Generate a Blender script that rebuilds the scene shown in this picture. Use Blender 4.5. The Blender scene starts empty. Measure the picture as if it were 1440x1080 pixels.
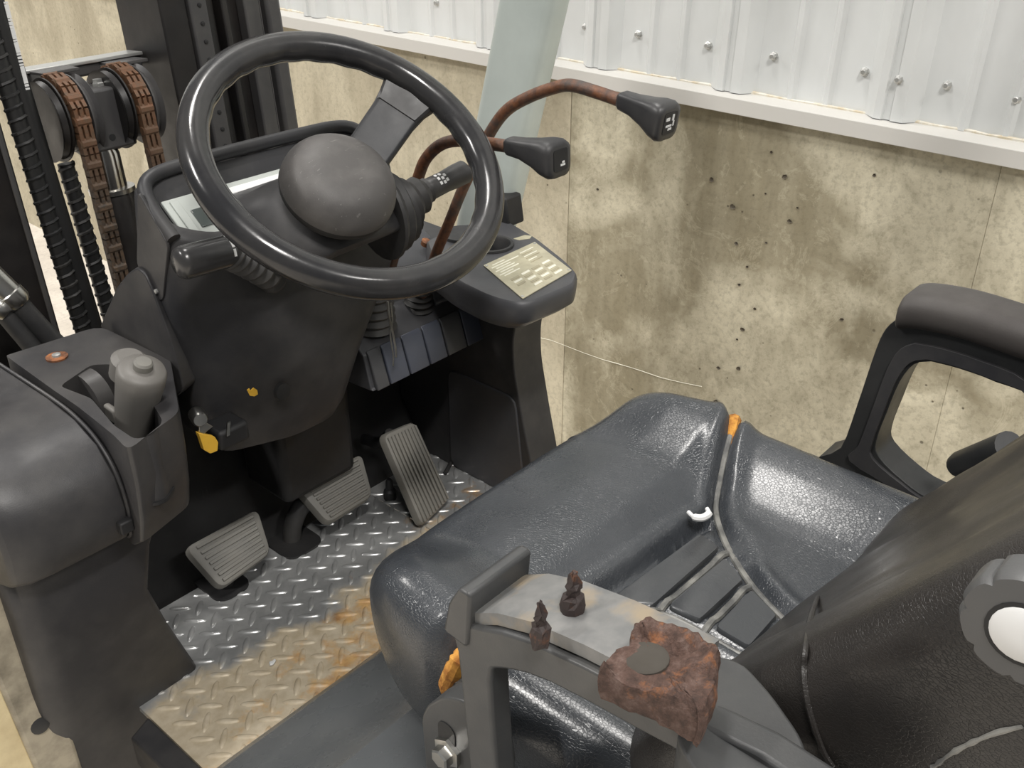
import bpy, math, random
import numpy as np
from mathutils import Vector, Matrix, noise

random.seed(7)
SC = bpy.context.scene
COL = SC.collection

# ------------------------------------------------------------------ camera
# vehicle frame: +X right, +Y forward, +Z up, z = 0 on the cab floor plate
CAM = Vector((-0.68, 0.0, 1.02))
FPX = 1400.0                                   # focal length in pixels of a 1440x1080 frame
HEAD, PITCH = math.radians(48.5), math.radians(29.5)
fw = Vector((math.sin(HEAD)*math.cos(PITCH), math.cos(HEAD)*math.cos(PITCH), -math.sin(PITCH)))
rt = Vector((math.cos(HEAD), -math.sin(HEAD), 0.0))
up = rt.cross(fw)
cd = bpy.data.cameras.new('camera')
cd.sensor_width = 36.0
cd.lens = 36.0*FPX/1440.0
cd.clip_start = 0.02
cam = bpy.data.objects.new('camera', cd)
COL.objects.link(cam)
cam.matrix_world = Matrix(((rt.x, up.x, -fw.x, CAM.x), (rt.y, up.y, -fw.y, CAM.y), (rt.z, up.z, -fw.z, CAM.z), (0, 0, 0, 1)))
SC.camera = cam

# ------------------------------------------------------------------ light
world = bpy.data.worlds.new('world')
SC.world = world
world.use_nodes = True
bg = world.node_tree.nodes['Background']
bg.inputs[0].default_value = (0.93, 0.97, 1.0, 1)
bg.inputs[1].default_value = 0.24

def lamp(name, loc, target, sx, sy, power, col=(1, 0.97, 0.93)):
    l = bpy.data.lights.new(name, 'AREA')
    l.shape = 'RECTANGLE'; l.size = sx; l.size_y = sy; l.energy = power; l.color = col
    o = bpy.data.objects.new(name, l)
    COL.objects.link(o)
    o.location = loc
    o.rotation_euler = (Vector(target)-Vector(loc)).to_track_quat('-Z', 'Y').to_euler()
    return o
# high-bay fittings under the roof of the hall, all facing straight down
for i, (lx, ly, pw) in enumerate([(-1.6, -1.6, 270), (-3.8, 3.2, 330), (0.45, 1.9, 125), (-1.3, 7.1, 330), (0.35, -3.8, 150)]):
    lamp('high_bay_light', (lx, ly, 4.6), (lx, ly, 0), 1.2, 0.4, pw)

SC.view_settings.view_transform = 'Standard'
SC.view_settings.look = 'None'
SC.view_settings.gamma = 1.0
SC.view_settings.use_curve_mapping = False
SC.view_settings.exposure = -0.52

# ------------------------------------------------------------------ helpers
def ray(u, v):
    return fw + rt*((u-720.0)/FPX) - up*((v-540.0)/FPX)
def P(u, v, x=None, y=None, z=None, d=None):
    """a point of the place measured in the photograph: where the sight line meets a known plane"""
    k = ray(u, v)
    if d is not None: t = d
    elif x is not None: t = (x-CAM.x)/k.x
    elif y is not None: t = (y-CAM.y)/k.y
    else: t = (z-CAM.z)/k.z
    return CAM + k*t
def PN(u, v, p, n):
    k = ray(u, v)
    return CAM + k*(((Vector(p)-CAM).dot(n))/k.dot(n))
V3 = Vector
WL = {}
def root(name, loc, label, cat, group=None, kind=None):
    o = bpy.data.objects.new(name, None)
    o.empty_display_size = 0.05
    COL.objects.link(o)
    o.location = loc
    WL[o.name] = Vector(loc)
    if label: o['label'] = label
    if cat: o['category'] = cat
    if group: o['group'] = group
    if kind: o['kind'] = kind
    return o
def add(name, V, F, mat, parent=None, smooth=True, ang=38, bevel=0.0, seg=2, sub=0, label=None, cat=None, group=None, kind=None):
    V = [Vector(v) for v in V]
    lo = Vector((min(v.x for v in V), min(v.y for v in V), min(v.z for v in V)))
    hi = Vector((max(v.x for v in V), max(v.y for v in V), max(v.z for v in V)))
    c = (lo+hi)/2
    me = bpy.data.meshes.new(name)
    me.from_pydata([v-c for v in V], [], F)
    me.validate()
    import bmesh
    bm = bmesh.new(); bm.from_mesh(me)
    bmesh.ops.recalc_face_normals(bm, faces=bm.faces[:])
    bm.to_mesh(me); bm.free()
    if smooth:
        me.shade_smooth()
        me.set_sharp_from_angle(angle=math.radians(ang))
    me.materials.append(mat)
    o = bpy.data.objects.new(name, me)
    COL.objects.link(o)
    WL[o.name] = c
    if parent is not None:
        o.parent = parent
        o.location = c-WL[parent.name]
    else:
        o.location = c
    if bevel:
        m = o.modifiers.new('bevel', 'BEVEL'); m.width = bevel; m.segments = seg; m.limit_method = 'ANGLE'; m.angle_limit = math.radians(32)
        m.harden_normals = False
    if sub:
        m = o.modifiers.new('sub', 'SUBSURF'); m.levels = sub; m.render_levels = sub
    if label: o['label'] = label
    if cat: o['category'] = cat
    if group: o['group'] = group
    if kind: o['kind'] = kind
    return o
class G:
    """geometry collector"""
    def __init__(s): s.V = []; s.F = []
    def put(s, V, F):
        b = len(s.V); s.V += [Vector(v) for v in V]; s.F += [tuple(i+b for i in f) for f in F]; return s
    def box(s, lo, hi):
        x0, y0, z0 = lo; x1, y1, z1 = hi
        return s.put([(x0,y0,z0),(x1,y0,z0),(x1,y1,z0),(x0,y1,z0),(x0,y0,z1),(x1,y0,z1),(x1,y1,z1),(x0,y1,z1)],
                     [(0,3,2,1),(4,5,6,7),(0,1,5,4),(1,2,6,5),(2,3,7,6),(3,0,4,7)])
    def obox(s, c, ax, ay, az):
        c = Vector(c); ax = Vector(ax); ay = Vector(ay); az = Vector(az)
        V = [c+ax*i+ay*j+az*k for k in (-1,1) for (i,j) in ((-1,-1),(1,-1),(1,1),(-1,1))]
        return s.put(V, [(0,3,2,1),(4,5,6,7),(0,1,5,4),(1,2,6,5),(2,3,7,6),(3,0,4,7)])
    def loft(s, loops, cap0=True, cap1=True, closed=True):
        n = len(loops[0]); V = [p for l in loops for p in l]; F = []
        for i in range(len(loops)-1):
            for j in range(n if closed else n-1):
                k = (j+1) % n
                F.append((i*n+j, i*n+k, (i+1)*n+k, (i+1)*n+j))
        if cap0: F.append(tuple(range(n))[::-1])
        if cap1: F.append(tuple((len(loops)-1)*n+j for j in range(n)))
        return s.put(V, F)
    def prism(s, poly, vec):
        vec = Vector(vec); a = [Vector(p) for p in poly]
        return s.loft([a, [p+vec for p in a]])
    def tube(s, path, r, n=12, cap=True):
        path = [Vector(p) for p in path]
        rs = r if isinstance(r, (list, tuple)) else [r]*len(path)
        loops = []; nrm = None
        for i, p in enumerate(path):
            t = (path[min(i+1, len(path)-1)]-path[max(i-1, 0)]).normalized()
            if nrm is None:
                a = Vector((0,0,1)) if abs(t.z) < 0.9 else Vector((1,0,0))
                nrm = (a-t*a.dot(t)).normalized()
            else:
                nrm = (nrm-t*nrm.dot(t)).normalized()
            b = t.cross(nrm)
            loops.append([p+(nrm*math.cos(2*math.pi*k/n)+b*math.sin(2*math.pi*k/n))*rs[i] for k in range(n)])
        return s.loft(loops, cap, cap)
    def lathe(s, prof, o, axis, n=28, cap=True):
        axis = Vector(axis).normalized(); o = Vector(o)
        a = Vector((0,0,1)) if abs(axis.z) < 0.9 else Vector((1,0,0))
        e1 = (a-axis*a.dot(axis)).normalized(); e2 = axis.cross(e1)
        return s.loft([[o+axis*h+(e1*math.cos(2*math.pi*k/n)+e2*math.sin(2*math.pi*k/n))*r for k in range(n)] for r, h in prof], cap, cap)
    def grid(s, fn, nu, nv):
        V = [fn(i/nu, j/nv) for j in range(nv+1) for i in range(nu+1)]
        F = [(j*(nu+1)+i, j*(nu+1)+i+1, (j+1)*(nu+1)+i+1, (j+1)*(nu+1)+i) for j in range(nv) for i in range(nu)]
        return s.put(V, F)
    def obj(s, name, mat, parent=None, **k):
        return add(name, s.V, s.F, mat, parent, **k)
def surf(g):
    from mathutils.bvhtree import BVHTree
    return BVHTree.FromPolygons(g.V, g.F)
def PS(u, v, tree, lift=0.0):
    """point where the sight line meets a built surface, lifted towards the viewer's side along its normal"""
    k = ray(u, v).normalized(); h = tree.ray_cast(CAM, k)
    if h[0] is None: return None
    n = h[1] if h[1].dot(k) < 0 else -h[1]
    return h[0]+n*lift
def cr(pts, k=8):
    """Catmull-Rom through pts"""
    p = [Vector(q) for q in pts]; p = [p[0]*2-p[1]]+p+[p[-1]*2-p[-2]]; out = []
    for i in range(1, len(p)-2):
        for j in range(k):
            t = j/k
            out.append(0.5*((2*p[i])+(p[i+1]-p[i-1])*t+(2*p[i-1]-5*p[i]+4*p[i+1]-p[i+2])*t*t+(3*p[i]-p[i-1]-3*p[i+1]+p[i+2])*t**3))
    return out+[p[-2]]
def rr(cx, cy, hx, hy, r, n=5):
    out = []
    for (sx, sy, a0) in ((1,1,0),(-1,1,90),(-1,-1,180),(1,-1,270)):
        for k in range(n+1):
            a = math.radians(a0+90*k/n)
            out.append((cx+sx*(hx-r)+r*math.cos(a), cy+sy*(hy-r)+r*math.sin(a)))
    return out
def rpoly(pts, r, n=5):
    """round the corners of a planar 3D polygon; r scalar or per-corner"""
    pts = [Vector(p) for p in pts]; out = []
    for i, p in enumerate(pts):
        a = pts[i-1]-p; b = pts[(i+1) % len(pts)]-p
        ri = r[i] if isinstance(r, (list, tuple)) else r
        d = min(ri, a.length*0.49, b.length*0.49)
        p0 = p+a.normalized()*d; p1 = p+b.normalized()*d
        for k in range(n+1):
            t = k/n
            out.append(p0*(1-t)**2+p*2*t*(1-t)+p1*t*t)
    return out
def sstep(a, b, x):
    t = max(0.0, min(1.0, (x-a)/(b-a))); return t*t*(3-2*t)
def seg_dist(p, pl):
    best = 9
    for a, b in zip(pl[:-1], pl[1:]):
        ax, ay = a; bx, by = b; dx, dy = bx-ax, by-ay
        t = max(0, min(1, ((p[0]-ax)*dx+(p[1]-ay)*dy)/(dx*dx+dy*dy+1e-12)))
        best = min(best, math.hypot(p[0]-ax-dx*t, p[1]-ay-dy*t))
    return best

# ------------------------------------------------------------------ materials
def ramp_node(nt, src, stops):
    r = nt.nodes.new('ShaderNodeValToRGB'); nt.links.new(src, r.inputs[0])
    while len(r.color_ramp.elements) > 1: r.color_ramp.elements.remove(r.color_ramp.elements[-1])
    r.color_ramp.elements[0].position = stops[0][0]; r.color_ramp.elements[0].color = (*stops[0][1], 1) if len(stops[0][1]) == 3 else stops[0][1]
    for p, c in stops[1:]:
        e = r.color_ramp.elements.new(p); e.color = (*c, 1) if len(c) == 3 else c
    return r.outputs[0]
class M:
    def __init__(s, name, base=(0.1,0.1,0.1), rough=0.5, metal=0.0, spec=0.5):
        s.m = bpy.data.materials.new(name); s.m.use_nodes = True
        s.nt = s.m.node_tree; s.b = s.nt.nodes['Principled BSDF']
        s.b.inputs['Base Color'].default_value = (*base, 1); s.b.inputs['Roughness'].default_value = rough
        s.b.inputs['Metallic'].default_value = metal; s.b.inputs['Specular IOR Level'].default_value = spec
        s.tc = s.nt.nodes.new('ShaderNodeTexCoord')
        g = s.nt.nodes.new('ShaderNodeNewGeometry')
        s.pos = g.outputs['Position']; s.h = None
    def map(s, scale=(1,1,1), rot=(0,0,0), loc=(0,0,0)):
        n = s.nt.nodes.new('ShaderNodeMapping'); n.inputs['Scale'].default_value = scale; n.inputs['Rotation'].default_value = rot; n.inputs['Location'].default_value = loc
        s.nt.links.new(s.pos, n.inputs[0]); return n.outputs[0]
    def noise(s, scale, detail=4, rough=0.55, vec=None, dist=0.0):
        n = s.nt.nodes.new('ShaderNodeTexNoise'); n.inputs['Scale'].default_value = scale; n.inputs['Detail'].default_value = detail; n.inputs['Roughness'].default_value = rough; n.inputs['Distortion'].default_value = dist
        s.nt.links.new(vec or s.pos, n.inputs['Vector']); return n.outputs['Fac']
    def voro(s, scale, feat='F1', vec=None, rnd=1.0):
        n = s.nt.nodes.new('ShaderNodeTexVoronoi'); n.feature = feat; n.inputs['Scale'].default_value = scale; n.inputs['Randomness'].default_value = rnd
        s.nt.links.new(vec or s.pos, n.inputs['Vector']); return n.outputs['Distance']
    def ramp(s, src, stops): return ramp_node(s.nt, src, stops)
    def math(s, op, a, b=None):
        n = s.nt.nodes.new('ShaderNodeMath'); n.operation = op
        for i, q in enumerate((a, b)):
            if q is None: continue
            if isinstance(q, (int, float)): n.inputs[i].default_value = q
            else: s.nt.links.new(q, n.inputs[i])
        return n.outputs[0]
    def mix(s, fac, a, b, mode='MIX'):
        n = s.nt.nodes.new('ShaderNodeMix'); n.data_type = 'RGBA'; n.blend_type = mode
        for i, q in ((0, fac), (6, a), (7, b)):
            if isinstance(q, (int, float)): n.inputs[i].default_value = q
            elif isinstance(q, tuple): n.inputs[i].default_value = (*q, 1)
            else: s.nt.links.new(q, n.inputs[i])
        return n.outputs[2]
    def xyz(s, vec=None):
        n = s.nt.nodes.new('ShaderNodeSeparateXYZ'); s.nt.links.new(vec or s.pos, n.inputs[0]); return n.outputs
    def col(s, c): s.nt.links.new(c, s.b.inputs['Base Color']); return s
    def rgh(s, c): s.nt.links.new(c, s.b.inputs['Roughness']); return s
    def met(s, c): s.nt.links.new(c, s.b.inputs['Metallic']); return s
    def bump(s, h, strength=0.3, dist=0.001):
        n = s.nt.nodes.new('ShaderNodeBump'); n.inputs['Strength'].default_value = strength; n.inputs['Distance'].default_value = dist
        s.nt.links.new(h, n.inputs['Height'])
        if s.h: s.nt.links.new(s.h, n.inputs['Normal'])
        s.h = n.outputs[0]; s.nt.links.new(s.h, s.b.inputs['Normal']); return s
def g3(v): return (v, v, v)
def plastic(name, c, rough=0.45, grain=900, gs=0.25, dust=0.25, dustc=(0.16,0.15,0.135)):
    m = M(name, c, rough)
    d = m.ramp(m.noise(7, 6, 0.65), [(0.42, g3(0)), (0.75, g3(1))])
    m.col(m.mix(m.math('MULTIPLY', d, dust), c, dustc))
    m.rgh(m.ramp(m.noise(23, 5), [(0.3, g3(rough-0.07)), (0.7, g3(rough+0.10))]))
    m.bump(m.noise(grain, 2), gs, 0.0004)
    return m.m
MAT = {}
MAT['cowl'] = plastic('grained_charcoal_plastic', (0.031,0.030,0.032), 0.46, 900, 0.3, 0.30)
MAT['pod'] = plastic('dull_black_plastic', (0.026,0.026,0.029), 0.50, 900, 0.25, 0.28)
MAT['console'] = plastic('dark_grey_moulding', (0.056,0.057,0.063), 0.40, 800, 0.25, 0.22)
MAT['button'] = plastic('blue_lit_switch_plastic', (0.062,0.070,0.095), 0.40, 700, 0.15, 0.2)  # bluish light falling on the switch blocks, put into their base colour
MAT['rubber'] = plastic('black_rubber', (0.022,0.022,0.023), 0.55, 500, 0.2, 0.3)
MAT['boot'] = plastic('grey_rubber_bellows', (0.075,0.073,0.07), 0.55, 500, 0.2, 0.35)
MAT['spoke'] = plastic('spoke_black', (0.020,0.021,0.024), 0.42, 700, 0.15, 0.15)
MAT['knobgrey'] = plastic('mid_grey_knob', (0.085,0.085,0.085), 0.45, 600, 0.2, 0.25)
MAT['gloss'] = plastic('worn_glossy_black', (0.022,0.022,0.024), 0.19, 300, 0.08, 0.22)
MAT['knob'] = plastic('dark_knob_plastic', (0.03,0.03,0.032), 0.42, 700, 0.2, 0.25)
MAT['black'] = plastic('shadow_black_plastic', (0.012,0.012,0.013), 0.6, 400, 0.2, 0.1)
MAT['armpad'] = plastic('brown_black_arm_pad', (0.052,0.046,0.043), 0.62, 700, 0.3, 0.3)
MAT['armframe'] = plastic('arm_frame_plastic', (0.02,0.021,0.022), 0.42, 700, 0.2, 0.15)
MAT['greyarm'] = plastic('charcoal_arm_casting', (0.045,0.047,0.049), 0.40, 600, 0.2, 0.3)
MAT['handle'] = plastic('grey_tan_handle', (0.15,0.142,0.13), 0.5, 600, 0.2, 0.35)
MAT['pedal'] = plastic('dusty_grey_pedal_rubber', (0.17,0.165,0.15), 0.6, 500, 0.25, 0.5, (0.30,0.28,0.24))
MAT['mastblk'] = plastic('greasy_black_steel', (0.013,0.012,0.012), 0.38, 120, 0.2, 0.25, (0.07,0.055,0.045))
MAT['mastgrey'] = plastic('grey_black_steel', (0.055,0.053,0.054), 0.42, 200, 0.2, 0.3)
MAT['disp'] = plastic('pale_grey_display_frame', (0.50,0.53,0.50), 0.35, 500, 0.05, 0.3)
MAT['lcd'] = M('display_glass', (0.10,0.115,0.11), 0.12).m
MAT['white'] = M('white_print', (0.75,0.75,0.74), 0.5).m
MAT['yellow'] = plastic('yellow_tag_plastic', (0.72,0.42,0.045), 0.45, 500, 0.1, 0.25)
MAT['steel'] = M('bright_steel', (0.55,0.54,0.51), 0.28, 1.0).m
MAT['foam'] = None
m = M('hub_grey_rubber', (0.15,0.142,0.135), 0.55)
m.col(m.mix(m.ramp(m.noise(30, 6), [(0.45, g3(0)), (0.7, g3(0.6))]), (0.082,0.077,0.074), (0.13,0.122,0.116)))
sc_ = m.ramp(m.noise(55, 3, 0.5, m.map((1, 7, 3), (0.5, 0.3, 0.7))), [(0.66, g3(0)), (0.70, g3(1))])
m.col(m.mix(m.math('MULTIPLY', sc_, 0.35), m.b.inputs['Base Color'].links[0].from_socket, (0.26,0.25,0.235)))
m.bump(sc_, 0.25, 0.0006); m.bump(m.noise(700, 2), 0.25, 0.0005)
MAT['hub'] = m.m
# vinyl with leather grain
def vinyl(name, c, c2, rough, gs, scale=260, coat=0.3):
    m = M(name, c, rough)
    m.col(m.mix(m.ramp(m.noise(9, 6, 0.6), [(0.4, g3(0)), (0.68, g3(1))]), c, c2))
    m.rgh(m.ramp(m.noise(14, 5), [(0.3, g3(rough-0.05)), (0.7, g3(rough+0.12))]))
    m.bump(m.ramp(m.voro(scale, 'DISTANCE_TO_EDGE', m.map((1, 0.62, 1), (0, 0, 0.6))), [(0.0, g3(0)), (0.12, g3(1))]), gs, 0.0006)
    m.bump(m.noise(90, 5, 0.6), 0.22, 0.0015)
    m.b.inputs['Coat Weight'].default_value = coat; m.b.inputs['Coat Roughness'].default_value = 0.2
    return m.m
MAT['vinyl'] = vinyl('worn_black_vinyl', (0.034,0.038,0.044), (0.049,0.053,0.059), 0.24, 0.30, 420)
MAT['vinylb'] = vinyl('worn_brown_black_vinyl', (0.019,0.0175,0.0165), (0.033,0.029,0.026), 0.32, 0.28, 560, 0.12)
MAT['vinylp'] = vinyl('smooth_insert_vinyl', (0.040,0.043,0.047), (0.06,0.062,0.064), 0.36, 0.12)
m = M('welt_grey_vinyl', (0.11,0.108,0.10), 0.38)
m.col(m.mix(m.ramp(m.noise(60, 5), [(0.4, g3(0)), (0.65, g3(1))]), (0.10,0.10,0.096), (0.24,0.235,0.215)))
MAT['welt'] = m.m
m = M('orange_foam', (0.55,0.23,0.035), 0.85)
m.col(m.mix(m.ramp(m.noise(110, 4), [(0.35, g3(0)), (0.65, g3(1))]), (0.33,0.12,0.02), (0.68,0.33,0.06)))
m.bump(m.noise(300, 4), 0.6, 0.002)
MAT['foam'] = m.m
m = M('rotten_rust_brown', (0.13,0.06,0.04), 0.8)
m.col(m.mix(m.ramp(m.noise(42, 6, 0.7), [(0.54, g3(0)), (0.66, g3(0.85))]), m.ramp(m.noise(120, 5, 0.7), [(0.3, (0.035,0.02,0.015)), (0.52, (0.10,0.056,0.042)), (0.75, (0.19,0.13,0.11))]), (0.33,0.125,0.042)))
m.bump(m.noise(170, 6, 0.7), 0.8, 0.004)
MAT['rot'] = m.m
def rusty(name, steel, lo=0.42, hi=0.6, scale=16, rough=0.55):
    m = M(name, steel, rough)
    f = m.ramp(m.noise(scale, 7, 0.7), [(lo, g3(0)), (hi, g3(1))])
    m.col(m.mix(f, steel, m.ramp(m.noise(110, 5), [(0.3, (0.075,0.032,0.018)), (0.6, (0.19,0.075,0.032)), (0.8, (0.27,0.125,0.055))])))
    m.bump(m.noise(240, 5, 0.7), 0.5, 0.0015)
    return m.m
MAT['rustrod'] = rusty('rusty_lever_steel', (0.06,0.05,0.045), 0.36, 0.56, 20, 0.5)
MAT['studrust'] = rusty('dark_rusty_stud', (0.035,0.024,0.022), 0.55, 0.75, 80, 0.6)
def chainmat():
    m = M('rusty_chain_steel', (0.09,0.05,0.03), 0.55)
    zz = m.ramp(m.math('ADD', m.xyz()[2], m.math('MULTIPLY', m.noise(30, 4), 0.10)), [(0.58, (0.055,0.043,0.034)), (0.72, (0.17,0.075,0.035))])
    m.col(m.mix(m.ramp(m.noise(180, 4), [(0.35, g3(0)), (0.7, g3(1))]), zz, (0.12,0.075,0.045)))
    m.bump(m.noise(300, 4), 0.4, 0.001)
    return m.m
MAT['chain'] = chainmat()
m = M('worn_arm_plate', (0.20,0.20,0.195), 0.42)
m.col(m.mix(m.ramp(m.noise(26, 5), [(0.5, g3(0)), (0.66, g3(1))]), m.mix(m.ramp(m.noise(60, 5), [(0.35, g3(0)), (0.7, g3(1))]), (0.15,0.152,0.15), (0.22,0.216,0.208)), (0.29,0.235,0.165)))
MAT['armplate'] = m.m
m = M('grey_green_guard_paint', (0.42,0.455,0.425), 0.38)
m.col(m.mix(m.ramp(m.noise(10, 5), [(0.35, g3(0)), (0.75, g3(1))]), (0.62,0.68,0.64), (0.53,0.585,0.55)))
MAT['pillar'] = m.m
m = M('cream_body_paint', (0.72,0.58,0.30), 0.35)
m.col(m.mix(m.ramp(m.noise(9, 6, 0.65), [(0.4, g3(0)), (0.7, g3(1))]), (0.80,0.68,0.42), (0.55,0.43,0.24)))
MAT['cream'] = m.m
m = M('dirty_tan_sill', (0.35,0.31,0.23), 0.5)
m.col(m.mix(m.ramp(m.noise(22, 6, 0.65), [(0.4, g3(0)), (0.7, g3(1))]), (0.42,0.37,0.28), (0.20,0.175,0.13)))
MAT['sill'] = m.m
# checker plate paint with wear and a rusty patch
m = M('worn_checker_plate', (0.2,0.2,0.2), 0.36, 0.55)
X, Y, Z = m.xyz()
reg = m.math('ADD', m.math('MULTIPLY', m.math('SUBTRACT', 1.035, Y), 7.5), m.math('MULTIPLY', m.math('SUBTRACT', m.noise(9, 5, 0.6), 0.5), 1.5))
tan_ = m.ramp(reg, [(0.42, g3(0)), (0.62, g3(1))])
rustf = m.ramp(m.math('ADD', m.math('ADD', m.math('MULTIPLY', m.math('SUBTRACT', 0.965, Y), 5.0), m.math('MULTIPLY', m.math('ADD', X, 0.10), 1.3)), m.math('MULTIPLY', m.math('SUBTRACT', m.noise(17, 6, 0.65), 0.5), 2.6)), [(0.38, g3(0)), (0.75, g3(0.85))])
steel = m.mix(m.ramp(m.noise(40, 5), [(0.35, g3(0)), (0.7, g3(1))]), (0.40,0.405,0.405), (0.53,0.535,0.53))
c1 = m.mix(tan_, steel, m.mix(m.ramp(m.noise(60, 5), [(0.3, g3(0)), (0.7, g3(1))]), (0.47,0.39,0.27), (0.62,0.54,0.41)))
m.col(m.mix(rustf, c1, m.ramp(m.noise(70, 5), [(0.3, (0.42,0.20,0.06)), (0.7, (0.72,0.45,0.17))])))
m.rgh(m.ramp(reg, [(0.3, g3(0.30)), (0.7, g3(0.50))]))
m.met(m.ramp(reg, [(0.4, g3(0.55)), (0.65, g3(0.1))]))
m.bump(m.noise(250, 4), 0.25, 0.0006)
MAT['plate'] = m.m
# the seat deck below the seat: dark glossy engine hood
MAT['deck'] = plastic('slate_grey_hood_paint', (0.095,0.101,0.105), 0.26, 300, 0.08, 0.3, (0.18,0.18,0.175))
# concrete
def concrete(name, light, dark, spots=True, streak=1.0):
    m = M(name, light, 0.85, 0, 0.3)
    big = m.ramp(m.noise(2.9, 4, 0.5, m.map((1,1,1),(0,0,0),(0.3,1.7,0.55)), 0.9), [(0.44, g3(0)), (0.58, g3(1))])
    mid = m.ramp(m.noise(6.5, 7, 0.66, None, 0.9), [(0.35, g3(0)), (0.68, g3(1))])
    st = m.ramp(m.noise(5.0, 5, 0.6, m.map((1, 1.6, 0.22))), [(0.40, g3(0)), (0.70, g3(1))])
    c = m.mix(m.math('MULTIPLY', big, 0.95), light, dark)
    c = m.mix(m.math('MULTIPLY', mid, 0.62), c, tuple(q*0.80 for q in dark))
    c = m.mix(m.math('MULTIPLY', st, 0.30*streak), c, tuple(min(1, q*1.18) for q in light))
    edge = m.ramp(m.noise(9, 8, 0.72, None, 1.6), [(0.555, g3(0)), (0.575, g3(0.55)), (0.63, g3(0))])
    c = m.mix(m.math('MULTIPLY', edge, 0.30), c, tuple(min(1, q*1.25) for q in light))
    fine = m.noise(70, 6, 0.7)
    c = m.mix(m.ramp(fine, [(0.36, g3(0.32)), (0.52, g3(0))]), c, tuple(q*0.6 for q in dark))
    h = fine
    if spots:
        pit = m.ramp(m.voro(13, 'F1', m.map((1, 1, 1)), 1.0), [(0.03, g3(1)), (0.06, g3(0))])
        sel = m.ramp(m.noise(4.0, 3), [(0.50, g3(0)), (0.56, g3(1))])
        pit2 = m.ramp(m.voro(30, 'F1'), [(0.05, g3(1)), (0.10, g3(0))])
        sel2 = m.ramp(m.noise(5.0, 3, 0.5, m.map((1,1,1), (0,0,0), (3,1,2))), [(0.55, g3(0)), (0.60, g3(1))])
        pf = m.math('MAXIMUM', m.math('MULTIPLY', pit, sel), m.math('MULTIPLY', pit2, sel2))
        c = m.mix(m.math('MULTIPLY', pf, 0.8), c, (0.10,0.085,0.06))
        h = m.math('SUBTRACT', fine, m.math('MULTIPLY', pf, 2.0))
    m.col(c)
    m.bump(h, 0.35, 0.003)
    return m.m
MAT['conc'] = concrete('stained_concrete', (0.68,0.63,0.485), (0.27,0.235,0.155))
MAT['conc2'] = concrete('pale_concrete', (0.62,0.565,0.43), (0.44,0.39,0.285), True, 1.5)
MAT['ground'] = concrete('hall_floor_concrete', (0.82,0.76,0.68), (0.72,0.66,0.58), False)
m = M('white_siding_paint', (0.70,0.715,0.705), 0.33)
m.col(m.mix(m.ramp(m.noise(3.5, 5, 0.6, m.map((1,1,0.5))), [(0.38, g3(0)), (0.7, g3(1))]), (0.74,0.755,0.75), (0.62,0.635,0.625)))
m.bump(m.noise(5.5, 2, 0.4), 0.35, 0.02)
MAT['siding'] = m.m
m = M('dusty_white_ledge', (0.60,0.585,0.55), 0.45)
MAT['ledge'] = m.m
m = M('dust_line_tan', (0.62,0.53,0.36), 0.9)
m.col(m.mix(m.ramp(m.noise(40, 6), [(0.4, g3(0)), (0.6, g3(1))]), (0.74,0.71,0.63), (0.62,0.54,0.40)))
MAT['dustline'] = m.m
MAT['screw'] = M('galvanised_screw', (0.55,0.55,0.53), 0.35, 0.7).m
MAT['orange'] = rusty('orange_rust_bolt', (0.45,0.16,0.05), 0.3, 0.5, 60, 0.6)
# hose with printed dashes
m = M('printed_black_hose', (0.018,0.018,0.018), 0.45)
pr = m.ramp(m.noise(60, 2, 0.5, m.map((0.2, 0.2, 3.0))), [(0.56, g3(0)), (0.60, g3(1))])
m.bump(m.noise(300, 3), 0.2, 0.0006)
MAT['hose'] = m.m
m = M('hydraulic_rod_chrome', (0.62,0.60,0.56), 0.16, 1.0); MAT['chrome'] = m.m
# data plate with etched lines
m = M('brass_toned_plate', (0.56,0.52,0.38), 0.38, 0.35)
m.col(m.mix(m.ramp(m.noise(60, 4), [(0.35, g3(0)), (0.7, g3(1))]), (0.60,0.56,0.41), (0.50,0.46,0.33)))
MAT['dplate'] = m.m
MAT['dprint'] = M('plate_etching', (0.82,0.80,0.68), 0.5, 0.1).m
MAT['dprintd'] = M('plate_dark_print', (0.40,0.36,0.25), 0.5, 0.1).m


# ================================================================== setting
GZ = -0.66                                        # hall floor below the cab floor plate
XL = 1.16                                         # front of the ledge
XC = 1.185                                        # concrete face
XS = 1.215                                        # siding sheet face
ZT = (P(1440, 226, x=XL).z+P(393, 14.5, x=XL).z)/2
ZB = (P(1440, 252, x=XL).z+P(393, 30, x=XL).z)/2
g = G().box((-5, -5, GZ-0.1), (XC+0.3, 9, GZ))
g.obj('floor', MAT['ground'], smooth=False, kind='structure', label='pale concrete hall floor below the truck')
wall = G().box((XC+0.012, -3, GZ), (XC+0.2, 9, ZB+0.005)).obj('wall_right', MAT['conc'], smooth=False, kind='structure', label='low stained concrete wall behind the truck')
yj = [9, P(795, 430, x=XC).y, P(1350, 470, x=XC).y, -3]
for k in range(3):
    gp = G()
    y1, y0 = yj[k]-0.0005, yj[k+1]+0.0005
    gp.box((XC+(0.0015 if k == 1 else 0.0), y0, GZ), (XC+0.03, y1, ZB+0.004))
    gp.obj('concrete_panel', MAT['conc2'] if k == 0 else MAT['conc'], wall, smooth=False)
# pale mineral crack line running down to the right across the joint
crk = []
for (u, v) in [(752, 474), (775, 480), (796, 487), (822, 496), (850, 506), (868, 512), (888, 516), (905, 523), (930, 530), (957, 538), (985, 545)]:
    crk.append(P(u+random.uniform(-2, 2), v+random.uniform(-1.5, 1.5), x=XC-0.0006))
G().tube(crk, [0.0005+0.0009*random.random() for _ in crk], 6).obj('mineral_line', MAT['dprint'], wall)
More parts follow.
